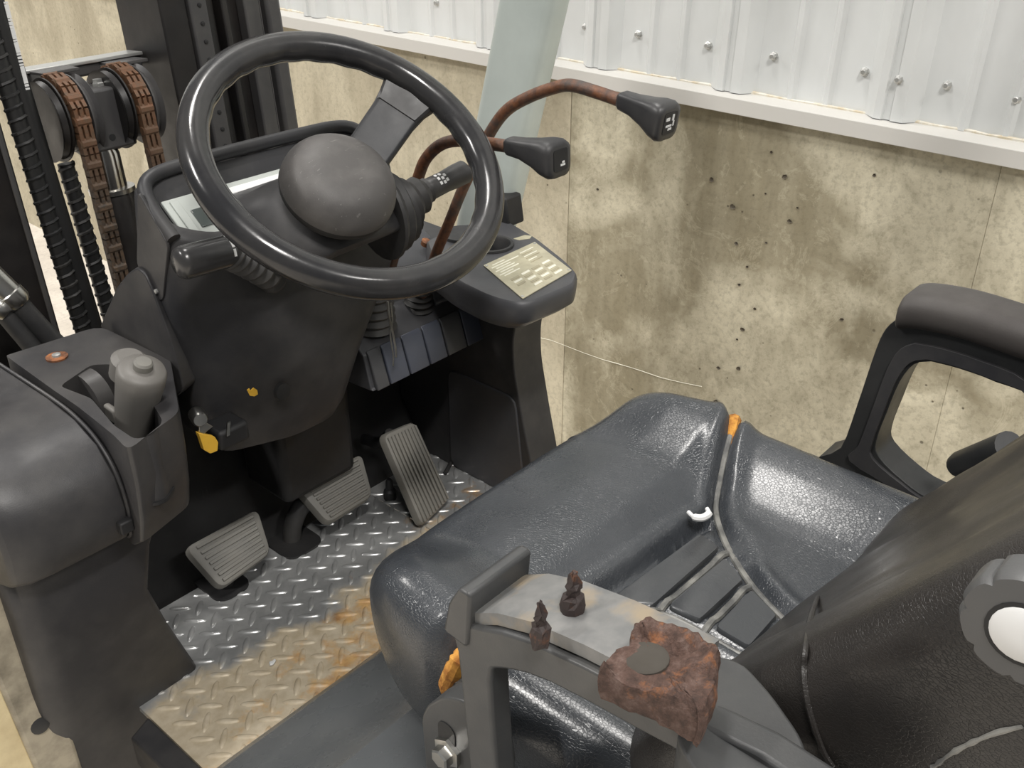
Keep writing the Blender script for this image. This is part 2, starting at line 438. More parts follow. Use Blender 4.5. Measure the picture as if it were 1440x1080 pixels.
# bolt holes and blow holes that are large enough to see, recessed dark cups with a broken lip
hole = bpy.data.materials.new('hole'); hole = plastic('dark_concrete_hole', (0.12,0.10,0.072), 0.9, 200, 0.6, 0.4)
for (u, v, s) in [(1001,252,7),(1104,248,7),(1031,291,8),(1111,311,6),(1085,214,4),(1036,342,6),(1077,272,3),(1078,341,3),(1051,375,4),(1040,400,4),(1062,434,4),(1045,463,6),(1011,517,5),(1039,518,6),(1008,565,7),(1003,574,6),(1184,449,5),(1037,477,3),(841,266,4),(1230,246,5),(1122,292,3),(640,172,3),(648,200,5),(624,152,3),(580,170,3),(598,283,3)]:
    c = P(u, v, x=XC+0.0008); d = (c-CAM).length; r = 0.62*s*d/FPX
    pts = [c+V3((0, math.cos(a)*r*random.uniform(0.6, 1.15), math.sin(a)*r*random.uniform(0.55, 1.0))) for a in [2*math.pi*k/9 for k in range(9)]]
    G().loft([[p+V3((-0.0022, 0, 0)) for p in pts], [c+(p-c)*0.55+V3((0.0005, 0, 0)) for p in pts]], False, True).obj('blow_hole', hole, wall, smooth=False)
# ledge flashing
yA, yB = -3, 9
g = G().prism([(XL, yA, ZB), (XL+0.004, yA, ZB), (XL+0.006, yA, ZT-0.008), (XS+0.03, yA, ZT+0.002), (XS+0.03, yA, ZT+0.006), (XL+0.002, yA, ZT)], (0, yB-yA, 0))
led = g.obj('trim_1', MAT['ledge'], smooth=False, bevel=0.0012, seg=2, kind='structure', label='white sheet metal ledge flashing on top of the concrete')
g = G()
yy = -3.0; path = []
while yy < 9:
    path.append(V3((XS-0.003+random.uniform(-0.002, 0.003), yy, ZT+0.0045))); yy += 0.035
G().tube(path, [random.uniform(0.002, 0.005) for _ in path], 6).obj('dust_line', MAT['dustline'], led)
# corrugated siding: one sheet for each pair of trapezoid ribs
sid = root('wall_upper', (XS+0.03, 3, ZT), None, None, kind='structure')
sid['label'] = 'white corrugated metal siding above the ledge'
rib = [P(838, 98, x=XS-0.02).y, P(1020, 135, x=XS-0.02).y, P(1245, 180, x=XS-0.02).y]
pit = (rib[0]-rib[2])/2
def sheet(yc):
    # profile across y for one bay that starts at rib yc and runs forward
    pr = [(yc-0.056, 0.0), (yc-0.034, 0.026), (yc-0.012, 0.027), (yc-0.009, 0.021), (yc+0.004, 0.021), (yc+0.007, 0.027), (yc+0.022, 0.026), (yc+0.052, 0.0)]
    for f in (0.33, 0.66):
        q = yc+0.052+f*(pit-0.108)
        pr += [(q-0.011, 0.0), (q-0.004, 0.006), (q+0.004, 0.006), (q+0.011, 0.0)]
    pr += [(yc+pit-0.056, 0.0)]
    return pr
for k in range(-9, 22):
    yc = rib[1]+k*pit
    if yc < -2 or yc > 8: continue
    pr = sheet(yc)
    loops = []
    nz = 22
    for i in range(nz+1):
        zz = ZT+0.004+i*0.16
        lp = []
        for (a, b) in pr:
            wob = 0.005*math.sin(7*zz+3.1*a)*(1 if b < 0.004 else 0.4) if i > 0 else 0.0
            lp.append(V3((XS-b+wob, a+0.004*math.sin(5*zz+0.8*a), zz)))
        loops.append(lp)
    G().loft(loops, False, False, closed=False).obj('siding_sheet', MAT['siding'], sid, ang=25)
for (u, v) in [(824,38),(898,48),(996,64),(1088,79),(1216,101),(1264,112),(1332,120),(684,16),(615,4),(1430,140)]:
    c = P(u, v, x=XS-0.001)
    if u == 1264: c = P(u, v, x=XS-0.026)
    G().lathe([(0.0085,-0.012),(0.0085,0.002),(0.0065,0.003),(0.0062,0.008),(0.004,0.0095)], c, (-1, 0, 0.05), 8).obj('siding_screw', MAT['screw'], sid, ang=20)

# ================================================================== overhead guard pillar
pl = root('overhead_guard_pillar', (0.5, 1.13, 0.42), 'pale grey-green leaning steel pillar between the steering wheel and the concrete wall', 'pillar')
def pil(u0, u1, v): return P(u0, v, x=0.47), P(u1, v, x=0.47)
a0, a1 = P(692, 0, x=0.47), P(776, 0, x=0.47)
b0, b1 = P(640, 285, x=0.47), P(716, 262, x=0.47)
dirv = ((a0+a1)/2-(b0+b1)/2).normalized()
lat = V3((0, 1, 0)); lat = (lat-dirv*lat.dot(dirv)).normalized()
c0 = (b0+b1)/2; c1 = (a0+a1)/2
hw = (a0-a1).dot(lat)/2*0.98
prof = rr(0, 0, 0.027, hw, 0.02, 6)
lo = c0-dirv*0.34; hi = c1+dirv*0.9
G().loft([[q+V3((0.03+px, 0, 0))+lat*py for px, py in prof] for q in (lo, c0, c1, hi)]).obj('pillar_tube', MAT['pillar'], pl)
bb = c0-dirv*0.012
G().obox(bb+V3((0.005, -0.055, 0.0)), (0.02, 0, 0), (0, 0.018, 0), (0, 0.004, 0.024)).obj('clamp', MAT['black'], pl, bevel=0.004)

# ================================================================== mast
MT = math.radians(4.5)
MU = V3((0, math.sin(MT), math.cos(MT))); MN = V3((0, -math.cos(MT), math.sin(MT)))   # up and towards the driver
M0 = V3((0.036, 1.42, 0.5))
MX = V3((1, 0, 0))
def PM(u, v, off=0.0): return PN(u, v, M0+MN*off, MN)
def mloc(p): p = p-M0; return p.x, p.dot(MU)
def mpt(x, h, off=0.0): return V3((M0.x+x, 0, 0))+V3((0, M0.y, M0.z))+MU*h+MN*off
mast = root('lift_mast', mpt(0, -0.7), 'black steel lift mast with pulleys and rails in front of the dashboard', 'mast')
def bar(name, x0, x1, h0, h1, o0, o1, mat, par=mast, bev=0.003):
    return G().obox(mpt((x0+x1)/2, (h0+h1)/2, (o0+o1)/2), MX*((x1-x0)/2), MU*((h1-h0)/2), MN*((o1-o0)/2)).obj(name, mat, par, bevel=bev)
# right rails: edges measured along the top of the picture
def xm(u, v, off=0.0): return mloc(PM(u, v, off))[0]
HB, HT = -0.75, 0.75
xr = [xm(u, 0) for u in (222, 258, 284, 308, 340, 372, 392)]
# inner rail (I section), outer rail (channel), lip strips
G().loft([[mpt(x, h, o) for x, o in ((xr[0],-0.13),(xr[0],0.0),(xr[1],0.006),(xr[1],-0.03),(xr[1]+0.004,-0.13))] for h in (HB, HT)]).obj('inner_rail', MAT['mastblk'], mast, bevel=0.003)
bar('wear_strip', xr[1]+0.001, xr[2], HB, HT, -0.05, 0.012, MAT['mastgrey'])
bar('inner_rail_web', xr[2]+0.002, xr[3]-0.004, HB, HT, -0.09, -0.012, MAT['mastblk'])
bar('outer_rail_flange', xr[3], xr[3]+0.012, HB, HT, -0.06, 0.004, MAT['mastblk'])
bar('outer_rail', xr[3]+0.012, xr[5], HB, HT, -0.12, -0.02, MAT['mastblk'])
bar('outer_rail_lip', xr[4], xr[5]-0.012, HB, HT, -0.02, 0.004, MAT['mastgrey'])
bar('outer_rail_cover', xr[5]+0.002, xr[6]+0.003, HB, HT, -0.10, 0.0, MAT['mastgrey'], bev=0.006)
for k in range(16):
    h = -0.05+k*0.027
    G().lathe([(0.0035,-0.004),(0.0035,0.0015),(0.002,0.002)], mpt((xr[1]+xr[2])/2+0.002, h, 0.012), MN, 8).obj('rail_hole', MAT['black'], mast)
# thin bright cable on the right rail
G().tube([mpt(xm(365, 0, 0.012), HT, 0.012), mpt(xm(372, 52, 0.012), mloc(PM(372, 52, 0.012))[1], 0.012), mpt(xm(379, 90, 0.012)-0.004, HB, 0.012)], 0.0012, 6).obj('cable', MAT['mastgrey'], mast)
# left rail
xl = [xm(u, 300) for u in (-190, 30)]
bar('left_rail', xl[0], xm(38, 300)-0.004, HB, HT, -0.10, 0.01, MAT['mastblk'])
bar('left_rail_lip', xm(34, 300)-0.012, xm(34, 300)-0.004, HB, HT, 0.01, 0.016, MAT['mastgrey'])
# cross head between the pulleys
def mh(u, v, off=0.0): return mloc(PM(u, v, off))[1]
hx0, hx1 = xm(104, 170), xm(182, 170)
htop, hbot = mh(138, 124), mh(160, 208)
blk = bar('crosshead', hx0, hx1, hbot, htop, -0.06, 0.012, MAT['mastgrey'], bev=0.004)
G().lathe([(0.005,-0.004),(0.005,0.0008)], mpt(xm(158, 193, 0.012), mh(158, 193, 0.012), 0.012), MN, 14).obj('pin_hole', MAT['black'], blk)
for (u, v) in [(117, 119), (137, 113)]:
    G().lathe([(0.009,-0.006),(0.009,0.004),(0.0075,0.006),(0.0075,0.010)], mpt(xm(u, v, -0.02), htop, -0.02), MU, 6).obj('bolt', MAT['screw'], blk, ang=20)
bar('cross_bar', xm(36, 108)-0.02, xm(228, 88)+0.01, htop+0.008, htop+0.026, -0.11, -0.075, MAT['mastgrey'], bev=0.004)
bar('cross_bar_top', xm(36, 108)-0.02, xm(228, 88)+0.01, htop+0.026, htop+0.031, -0.115, -0.07, MAT['screw'], bev=0.001)
# cylinder and rod
rx = xm(163, 250); rb = mh(170, 270)
G().lathe([(0.033,-0.5),(0.033,-0.012),(0.030,0.0),(0.012,0.0)], mpt(rx+0.004, rb, -0.03), MU, 28).obj('lift_cylinder', MAT['mastblk'], mast)
G().lathe([(0.0255,-0.02),(0.0255,hbot-rb-0.012),(0.020,hbot-rb+0.01)], mpt(rx+0.002, rb, -0.03), MU, 28).obj('piston_rod', MAT['chrome'], mast)
G().lathe([(0.0345,-0.004),(0.0345,0.003),(0.026,0.004)], mpt(rx+0.004, rb, -0.03), MU, 28).obj('gland_ring', MAT['steel'], mast)
bar('dark_backing_box', rx-0.022, rx+0.055, HB, rb-0.012, -0.06, -0.02, MAT['mastblk'], bev=0.012)  # black box added as a dark background to close the bright gap
# pulleys; chains run over them and drop on the driver's side
link_out = link_in = None
def link_mesh(kind):
    g = G()
    g.lathe([(0.006,-0.0122),(0.0090,-0.0102),(0.0090,0.0102),(0.006,0.0122)], (0,0,0), (1,0,0), 10)
    for xx in (-0.0085, 0.0, 0.0085): g.box((xx-0.0026, -0.0066, -0.0165), (xx+0.0026, 0.0066, 0.0165))
    g.box((-0.0095, -0.004, -0.0165), (0.0095, 0.001, 0.0165))
    if kind == 0: g.box((-0.0025, -0.0052, -0.012), (0.0025, 0.0052, 0.012))
    me = bpy.data.meshes.new('chain_link'); me.from_pydata(g.V, [], g.F); me.materials.append(MAT['chain'])
    import bmesh
    bm = bmesh.new(); bm.from_mesh(me); bmesh.ops.recalc_face_normals(bm, faces=bm.faces[:]); bm.to_mesh(me); bm.free()
    me.shade_smooth(); me.set_sharp_from_angle(angle=math.radians(35))
    return me
LM = (link_mesh(0), link_mesh(1))
def pulley_and_chain(ut, vt, um, vm, label, lab2):
    # chain straight part passes pixel (um,vm); pulley radius gives the arc to the top
    off = 0.03
    x = xm(um, vm, off); R = 0.054
    hc = mh(ut, vt, -0.02)-R
    xc = x
    pu = root('chain_pulley', mpt(xc, hc, off-R), label, 'pulley', 'mast chain pulleys')
    cen = mpt(xc, hc, off-R)
    G().lathe([(0.012,-0.012),(R-0.006,-0.012),(R-0.006,0.012),(0.012,0.012)], cen, MX, 40).obj('pulley_wheel', MAT['mastblk'], pu)
    for s in (-1, 1):
        G().lathe([(0.012,s*0.0160),(R+0.006,s*0.0160),(R+0.006,s*0.0185),(0.012,s*0.0185)], cen, MX, 40).obj('flange', MAT['mastblk'] if s < 0 else MAT['mastgrey'], pu)
    # outer hose guide beside the chain (seen as a curved band)
    for s in (-1, 1):
        G().lathe([(R-0.02,s*0.020),(R+0.002,s*0.020),(R-0.002,s*0.027),(R+0.004,s*0.032),(R-0.02,s*0.032)], cen, MX, 40).obj('guide_rim', MAT['mastblk'] if s < 0 else MAT['mastgrey'], pu)
    ch = root('lift_chain', mpt(xc, -0.5, off), lab2, 'chain', 'lift chains')
    s = 0.0; k = 0; step = 0.0315; Rr = R+0.002
    tot = math.radians(130)*Rr
    while True:
        if s < tot:
            a = math.radians(130)-s/Rr     # angle from the driver's side horizontal, going down to 0
            p = cen+MN*(Rr*math.cos(a))+MU*(Rr*math.sin(a)); t = -(MN*(-math.sin(a))+MU*math.cos(a)); nn = MN*math.cos(a)+MU*math.sin(a)
        else:
            p = cen+MN*Rr-MU*(s-tot); t = -MU; nn = MN
        if (p-M0).dot(MU) < -0.42: break
        o = bpy.data.objects.new('chain_link', LM[k % 2]); COL.objects.link(o); o.parent = ch
        zax = -t; yax = nn; xax = yax.cross(zax)
        mt = Matrix(((xax.x, yax.x, zax.x, 0), (xax.y, yax.y, zax.y, 0), (xax.z, yax.z, zax.z, 0), (0, 0, 0, 1)))
        o.matrix_local = Matrix.Translation(p-WL[ch.name]) @ mt
        s += step; k += 1
    return cen, x
pc1 = pulley_and_chain(82, 112, 146, 299, 'left chain pulley on the mast, under a heavily rusted chain', 'rusty brown lift chain left of the grey crosshead')
pc2 = pulley_and_chain(185, 95, 213, 200, 'right chain pulley on the mast beside the dark inner rail', 'rusty brown lift chain right of the grey crosshead')
# guards over the pulleys
for (uu, vv) in ((80, 103), (178, 90)):
    hx = xm(uu, vv, -0.05); hh = mh(uu, vv, -0.05)
    bar('pulley_guard', hx-0.030, hx+0.026, hh+0.001, hh+0.006, -0.085, -0.03, MAT['mastgrey'], bev=0.001)
    bar('pulley_guard_tab', hx-0.030, hx-0.026, hh-0.014, hh+0.003, -0.085, -0.03, MAT['screw'], bev=0.001)
# hoses with spiral guard: printed hose at the far left, one beside the chain
def spiral(name, uv_top, uv_bot, off, r, label, wrap=True, mat='hose', ext=0.5):
    a = PM(*uv_top, off); b = PM(*uv_bot, off)
    d = (b-a).normalized(); a = a-d*ext; b = b+d*0.35
    h = root(name, b, label, 'hose', 'hydraulic hoses on the mast')
    G().tube([a+(b-a)*(i/8) for i in range(9)], r, 16).obj('hose_core', MAT[mat], h)
    if wrap:
        n = int((b-a).length/0.0165); pts = []
        e1 = V3((1, 0, 0)); e1 = (e1-d*e1.dot(d)).normalized(); e2 = d.cross(e1)
        for i in range(n*8):
            q = a+d*(i*0.0165/8); an = i*2*math.pi/8
            pts.append(q+(e1*math.cos(an)+e2*math.sin(an))*r)
        G().tube(pts, 0.0028, 5).obj('spiral_guard', MAT['rubber'], h)
    return h, a, b
spiral('hydraulic_hose', (19, 150), (119, 470), 0.0, 0.0125, 'black hydraulic hose with spiral guard, leftmost on the mast')
spiral('hydraulic_hose', (38, 150), (136, 470), 0.0, 0.0122, 'smooth black hydraulic hose with rows of white printing', False)
spiral('hydraulic_hose', (92, 230), (153, 440), -0.02, 0.0115, 'black hydraulic hose with spiral guard between the two left pale gaps', True, 'hose', 0.0)
# white lettering on the leftmost hose
for i in range(26):
    t = i/26
    u = 6+t*32; v = 4+t*126
    c = PM(u, v, 0.0122)
    G().obox(c+V3((0.002,0,0)), V3((0.0028, 0, 0)), MU*random.uniform(0.0012, 0.0026), MN*0.0006).obj('printed_mark', MAT['white'], mast)
# tilt hose fittings at the far left
tl = root('tilt_hose', P(90, 470, y=1.26), 'pair of grey hydraulic hoses with bright crimped fittings at the left edge', 'hose')
for (a, b, c, r) in (((-30, 372), (28, 428), (95, 500), 0.017), ((-30, 408), (12, 440), (70, 520), 0.015)):
    pa, pb, pc = P(*a, y=1.30), P(*b, y=1.28), P(*c, y=1.26)
    d = (pb-pa).normalized()
    G().tube([pa, pa+(pb-pa)*0.7, pa+(pb-pa)*0.72, pb-d*0.006, pb], [r, r, r*1.1, r*1.1, r*0.9], 18).obj('crimp_fitting', MAT['steel'], tl)
    G().tube(cr([pb-d*0.02, (pb+pc)/2+V3((0,0,-0.004)), pc, pc+(pc-pb)*0.6], 5), r*0.82, 16).obj('hose_body', MAT['rubber'], tl)

# ================================================================== cab floor
def inpoly(p, poly):
    x, y = p; c = False
    for i in range(len(poly)):
        x1, y1 = poly[i]; x2, y2 = poly[i-1]
        if (y1 > y) != (y2 > y) and x < (x2-x1)*(y-y1)/(y2-y1)+x1: c = not c
    return c
def proj(p):
    q = Vector(p)-CAM; z = q.dot(fw)
    return 720+FPX*q.dot(rt)/z, 540-FPX*q.dot(up)/z
def holed(outer, hole, depth, gz=None):
    """flat top polygon with an opening; returns geometry of the top face ring plus the walls of the opening"""
    import bmesh
    bm = bmesh.new()
    eds = []
    for lp in (outer, hole):
        vs = [bm.verts.new(p) for p in lp]
        for i in range(len(vs)): eds.append(bm.edges.new((vs[i-1], vs[i])))
    bmesh.ops.triangle_fill(bm, use_beauty=True, edges=eds)
    bm.verts.index_update()
    Vv = [v.co.copy() for v in bm.verts]; Ff = [tuple(v.index for v in f.verts) for f in bm.faces]
    bm.free()
    # drop faces inside the opening
    keep = []
    h2 = [(p.x, p.y) for p in hole]
    for f in Ff:
        c = sum((Vv[i] for i in f), Vector())/len(f)
        if not inpoly((c.x, c.y), h2): keep.append(f)
    g = G().put(Vv, keep)
    return g
fp = root('floor_plate', (0.05, 0.9, 0.0), 'worn checker-plate cab floor with rusty orange patch below the pedals', 'floor plate')
xs = 0.215
G().box((-0.306, 0.55, -0.008), (xs-0.0015, 1.135, 0.0)).obj('main_sheet', MAT['plate'], fp, smooth=False)
G().box((xs+0.0015, 0.60, -0.008), (0.43, 1.135, -0.001)).obj('side_sheet', MAT['plate'], fp, smooth=False)
vis = [(225,860),(262,800),(310,820),(430,765),(530,690),(560,590),(680,640),(660,700),(540,850),(520,930),(345,1085),(262,1085),(200,1010),(270,935)]
def barmesh(flip):
    L, W, H = 0.0175, 0.0050, 0.0024
    g = G(); n = 10
    lo = [V3((L*math.cos(2*math.pi*k/n), W*math.sin(2*math.pi*k/n), -0.0002)) for k in range(n)]
    mi = [V3((p.x*0.86, p.y*0.72, H*0.75)) for p in lo]
    hi = [V3((p.x*0.55, p.y*0.30, H)) for p in lo]
    g.loft([lo, mi, hi], False, True)
    me = bpy.data.meshes.new('tread_bar'); me.from_pydata(g.V, [], g.F); me.materials.append(MAT['plate']); me.shade_smooth()
    return me
BM = barmesh(0)
pitch = 0.0275; rest = G(); nb = 0
r2 = math.sqrt(0.5)
for i in range(-40, 41):
    for j in range(-40, 41):
        a = i*pitch; b = j*pitch
        x = 0.03+(a+b)*r2; y = 0.92+(a-b)*r2
        if not (-0.288 < x < 0.42 and 0.60 < y < 1.12) or abs(x-xs) < 0.009: continue
        ang = math.radians(-45) if (i+j) % 2 == 0 else math.radians(45)
        zt = 0.0 if x < xs else -0.001
        if inpoly(proj((x, y, 0)), vis) and nb < 300:
            o = bpy.data.objects.new('tread_bar', BM); COL.objects.link(o); o.parent = fp
            o.location = V3((x, y, zt))-WL[fp.name]; o.rotation_euler.z = ang; nb += 1
        else:
            R_ = Matrix.Rotation(ang, 3, 'Z')
            rest.put([R_ @ v.co + V3((x, y, zt)) for v in BM.vertices], [tuple(p.vertices) for p in BM.polygons])
if rest.V: rest.obj('tread_bars', MAT['plate'], fp, kind='stuff')
# raised kerb round the right rear corner of the side sheet
kb = [P(626, 668, z=0.0), P(640, 650, z=0.0), P(668, 668, z=0.0)]
G().tube(cr([p+V3((0, 0, 0.004)) for p in kb], 6), 0.004, 8).obj('sheet_edge', MAT['rubber'], fp)
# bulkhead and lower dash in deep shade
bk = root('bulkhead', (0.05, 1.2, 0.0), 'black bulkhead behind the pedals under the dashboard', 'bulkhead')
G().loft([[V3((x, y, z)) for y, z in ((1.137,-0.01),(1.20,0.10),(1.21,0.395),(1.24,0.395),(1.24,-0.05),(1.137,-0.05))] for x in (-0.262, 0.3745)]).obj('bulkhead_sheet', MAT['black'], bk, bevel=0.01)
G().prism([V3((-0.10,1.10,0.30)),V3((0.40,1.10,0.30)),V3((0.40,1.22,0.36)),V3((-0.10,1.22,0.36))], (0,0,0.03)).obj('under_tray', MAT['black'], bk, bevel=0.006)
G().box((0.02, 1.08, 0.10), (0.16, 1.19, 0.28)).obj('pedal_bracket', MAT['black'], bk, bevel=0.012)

# ================================================================== pedals
def pedal(name, label, tl, tr, br, bl, nrm_off, ribs, along, armpath, armr):
    """tl..bl are the 3D corners of the pad face"""
    tl, tr, br, bl = map(Vector, (tl, tr, br, bl))
    n = (tr-tl).cross(bl-tl).normalized()
    if n.y > 0: n = -n                                  # towards the driver
    rt0 = root(name, (armpath[-1] if armpath else (bl+br)/2), label, 'pedal')
    face = [tl, tr, br, bl]; cen = sum(face, Vector())/4
    base = rpoly(face, 0.014, 4)
    infl = [p+n*0.004 for p in base]
    inn = [cen+(p-cen)*0.90+n*0.0055 for p in base]
    g = G().loft([[p-n*0.012 for p in base], [p-n*0.001 for p in base], [cen+(p-cen)*0.97+n*0.0035 for p in base], inn])
    pad = g.obj('pad', MAT['pedal'], rt0)
    k = ribs
    for i in range(k):
        t = (i+0.9)/(k+0.8)
        if along:     # ribs run down the pad
            p0 = tl+(tr-tl)*t; p1 = bl+(br-bl)*t
            p0, p1 = p0+(p1-p0)*0.05, p1+(p0-p1)*0.03
        else:
            p0 = tl+(bl-tl)*t; p1 = tr+(br-tr)*t
            p0, p1 = p0+(p1-p0)*0.10, p1+(p0-p1)*0.10
        d = (p1-p0).normalized(); w = d.cross(n)
        wd = ((tr-tl).length if along else (bl-tl).length)/(k+1)*0.27
        G().obox((p0+p1)/2+n*0.0065, d*((p1-p0).length/2), w*wd, n*0.0022).obj('rib', MAT['pedal'], pad, bevel=0.0008, seg=1)
    if armpath:
        G().tube(cr(armpath, 8), armr, 12).obj('pedal_arm', MAT['rubber'], rt0)
    return rt0
yt, yb = 1.115, 1.055
def pc(uv, y): return P(*uv, y=y)
p1 = [pc((258,770),yt), pc((362,717),yt), pc((381,778),yb), pc((310,830),yb)]
p2 = [pc((416,686),yt), pc((508,640),yt), pc((524,698),yb), pc((460,738),yb)]
for q in (p1, p2):
    dz = (q[0].z+q[1].z)/2; q[0].z = q[1].z = dz
cA = sum(p1, Vector())/4
pedal('brake_pedal', 'dusty ribbed rubber pedal nearest the left cowl', *p1, 0, 7, False,
      [cA+V3((-0.005,0.02,0.0)), cA+V3((-0.012,0.016,-0.045)), cA+V3((-0.012,0.03,-0.10)), cA+V3((-0.012,0.06,-0.13))], 0.012)
cB = sum(p2, Vector())/4
pedal('brake_pedal', 'dusty ribbed rubber pedal in the middle, on a curved black arm', *p2, 0, 8, False,
      [cB+V3((-0.02,0.02,-0.01)), cB+V3((-0.05,0.03,-0.012)), cB+V3((-0.075,0.035,-0.05)), cB+V3((-0.08,0.035,-0.12))], 0.015)
at, ab = 0.165, 0.012
A = [P(536,612,y=1.07), P(582,592,y=1.07), P(632,702,z=ab), P(592,742,z=ab)]
pedal('accelerator_pedal', 'long pale ribbed accelerator pedal to the right of the other pedals', *A, 0, 9, True,
      [(A[0]+A[1])/2+V3((0,0.02,-0.02)), (A[0]+A[1])/2+V3((0,0.05,-0.05)), (A[0]+A[1])/2+V3((0,0.09,-0.06))], 0.010)
# slots cut in the plate for the arms, black rubber seals
for c, w in ((cA, 0.03), (cB, 0.035)):
    q = V3((c.x-(0.012 if c is cA else 0.08), c.y+0.04, 0.0015))
    G().loft([[q+V3((x, y, z)) for x, y in rr(0, 0, w, 0.05, 0.02)] for z in (-0.001, 0.003)]).obj('arm_slot_seal', MAT['black'], fp)
s0 = P(548, 690, z=0.015)
G().lathe([(0.011,-0.02),(0.011,0.0),(0.007,0.004),(0.006,0.02),(0.004,0.024)], s0, (0,0,1), 10).obj('stop_bolt', MAT['rubber'], fp)

# ================================================================== steering pod
pod = root('steering_console', (0, 1.06, 0.0), 'dull black steering console with instrument display under the wheel', 'dashboard')
def podloop(x0, x1, y0, y1, z, tilt=0.0, xr_=None, ch=0.05, r=0.02):
    xr_ = x0+0.12 if xr_ is None else xr_
    pts = [(x1, y1), (x0, y1), (x0, y0+ch), (xr_, y0), (x1-0.035, y0), (x1, y0+0.035)]
    return rpoly([V3((x, y, z+tilt*(y-y0))) for x, y in pts], r, 4)
PT = 0.75
L = [podloop(-0.085, 0.060, 1.00, 1.09, 0.285, 0, -0.02, 0.03),
     podloop(-0.108, 0.084, 0.978, 1.10, 0.293, 0, -0.02, 0.035),
     podloop(-0.120, 0.096, 0.970, 1.10, 0.315, 0, -0.02, 0.04),
     podloop(-0.138, 0.120, 0.960, 1.10, 0.38, 0.0, -0.03),
     podloop(-0.148, 0.150, 0.953, 1.09, 0.44, 0.05, -0.045),
     podloop(-0.152, 0.185, 0.950, 1.08, 0.50, 0.15, -0.06),
     podloop(-0.152, 0.200, 0.955, 1.062, 0.56, 0.35, -0.08, 0.03),
     podloop(-0.152, 0.200, 0.962, 1.048, 0.592, PT, -0.10, 0.025),
     podloop(-0.150, 0.197, 0.965, 1.046, 0.600, PT, -0.10, 0.025),
     podloop(-0.138, 0.185, 0.974, 1.037, 0.606, PT, -0.095, 0.022),
     podloop(-0.133, 0.180, 0.978, 1.033, 0.594, PT, -0.09, 0.02)]
G().loft(L).obj('console_shell', MAT['pod'], pod, ang=50)
# pale side panel with seam on the left face
lp = [P(193,268,x=-0.1535), P(236,345,x=-0.1535), P(229,424,x=-0.1535), P(216,420,x=-0.1535), P(192,372,x=-0.1535)]
G().prism(rpoly(lp, 0.008, 3), (0.004, 0, 0)).obj('side_panel', MAT['cowl'], pod, bevel=0.001)
sc0 = P(219, 410, x=-0.155)
G().lathe([(0.003,-0.002),(0.003,0.001),(0.0015,0.0015)], sc0, (-1,0,0), 8).obj('panel_screw', MAT['screw'], pod)
# display in the recess
DN = V3((0, -math.sin(math.atan(PT)), math.cos(math.atan(PT)))); DY = V3((0, math.cos(math.atan(PT)), math.sin(math.atan(PT))))
D0 = V3((0.024, 1.006, 0.594+PT*(1.006-0.978)+0.001))
def disp(name, x0, x1, y0, y1, h0, h1, mat, par, bev=0.0015):
    return G().obox(D0+MX*((x0+x1)/2)+DY*((y0+y1)/2)+DN*((h0+h1)/2), MX*((x1-x0)/2), DY*((y1-y0)/2), DN*((h1-h0)/2)).obj(name, mat, par, bevel=bev)
ds = disp('display_bezel', -0.150, 0.150, -0.032, 0.032, 0.0, 0.006, MAT['disp'], pod)
disp('display_glass', -0.125, 0.135, -0.016, 0.010, 0.006, 0.0072, MAT['lcd'], ds)
disp('display_strip', -0.110, 0.130, 0.014, 0.024, 0.006, 0.0085, MAT['white'], ds)
disp('display_strip', -0.142, -0.131, -0.028, 0.028, 0.006, 0.0082, MAT['disp'], ds)
for k in range(3):
    disp('warning_lamp', -0.10+k*0.03, -0.082+k*0.03, -0.028, -0.020, 0.006, 0.008, MAT['lcd'], ds)
# raised back rim (hood)
hood = cr([V3((-0.144, 0.98, 0.612)), V3((-0.144, 1.018, 0.643)), V3((-0.128, 1.042, 0.664)), V3((-0.06, 1.048, 0.669)), V3((0.09, 1.048, 0.669)), V3((0.165, 1.044, 0.665)), V3((0.19, 1.018, 0.645))], 6)
G().tube(hood, 0.0085, 10).obj('hood_rim', MAT['pod'], pod)
# steering column shroud
W0 = V3((0.01, 0.85, 0.695))
WN = V3((math.sin(-0.073), -math.sin(0.628)*math.cos(0.073), math.cos(0.628)*math.cos(0.073)))
E1 = V3((1, 0, 0)); E1 = (E1-WN*E1.dot(WN)).normalized(); E2 = WN.cross(E1)
def wpt(a, b, h): return W0+E1*a+E2*b-WN*h
def wsec(hx, hy, r, h, cy=0.0, cx=0.0): return [wpt(a+cx, b+cy, h) for a, b in rr(0, 0, hx, hy, r, 5)]
G().loft([wsec(0.045, 0.045, 0.035, 0.076), wsec(0.060, 0.056, 0.035, 0.084), wsec(0.082, 0.060, 0.03, 0.100, 0.006, 0.012), wsec(0.104, 0.060, 0.03, 0.118, 0.014, 0.022), wsec(0.110, 0.062, 0.03, 0.14, 0.03, 0.025), wsec(0.100, 0.05, 0.03, 0.19, 0.05, 0.02)]).obj('column_shroud', MAT['pod'], pod, ang=50)
# sticker remnant and moulded dimples on the knee panel
st = [(347,548),(350,546),(352,549),(356,545),(361,548),(362,554),(357,557),(351,556)]
G().prism([P(u, v, y=0.954) for u, v in st], (0,-0.0012,0)).obj('sticker_remnant', MAT['yellow'], pod, smooth=False)
q = P(398, 551, y=0.955)
G().lathe([(0.012,-0.004),(0.011,0.001),(0.006,0.002)], q, (0,-1,0.1), 16).obj('screw_recess', MAT['black'], pod)

# direction lever on the left
gl = root('direction_lever', P(385, 390, y=0.945), 'short fat black control stalk with chrome-like white band left of the steering wheel', 'control lever')
a0 = P(252, 371, y=0.92); a1 = P(322, 353, y=0.92)
d = (a1-a0).normalized()
G().lathe([(0.012,-0.003),(0.0165,0.0),(0.0185,0.006),(0.0185,(a1-a0).length),(0.012,(a1-a0).length+0.004)], a0, d, 24).obj('stalk_grip', MAT['gloss'], gl)
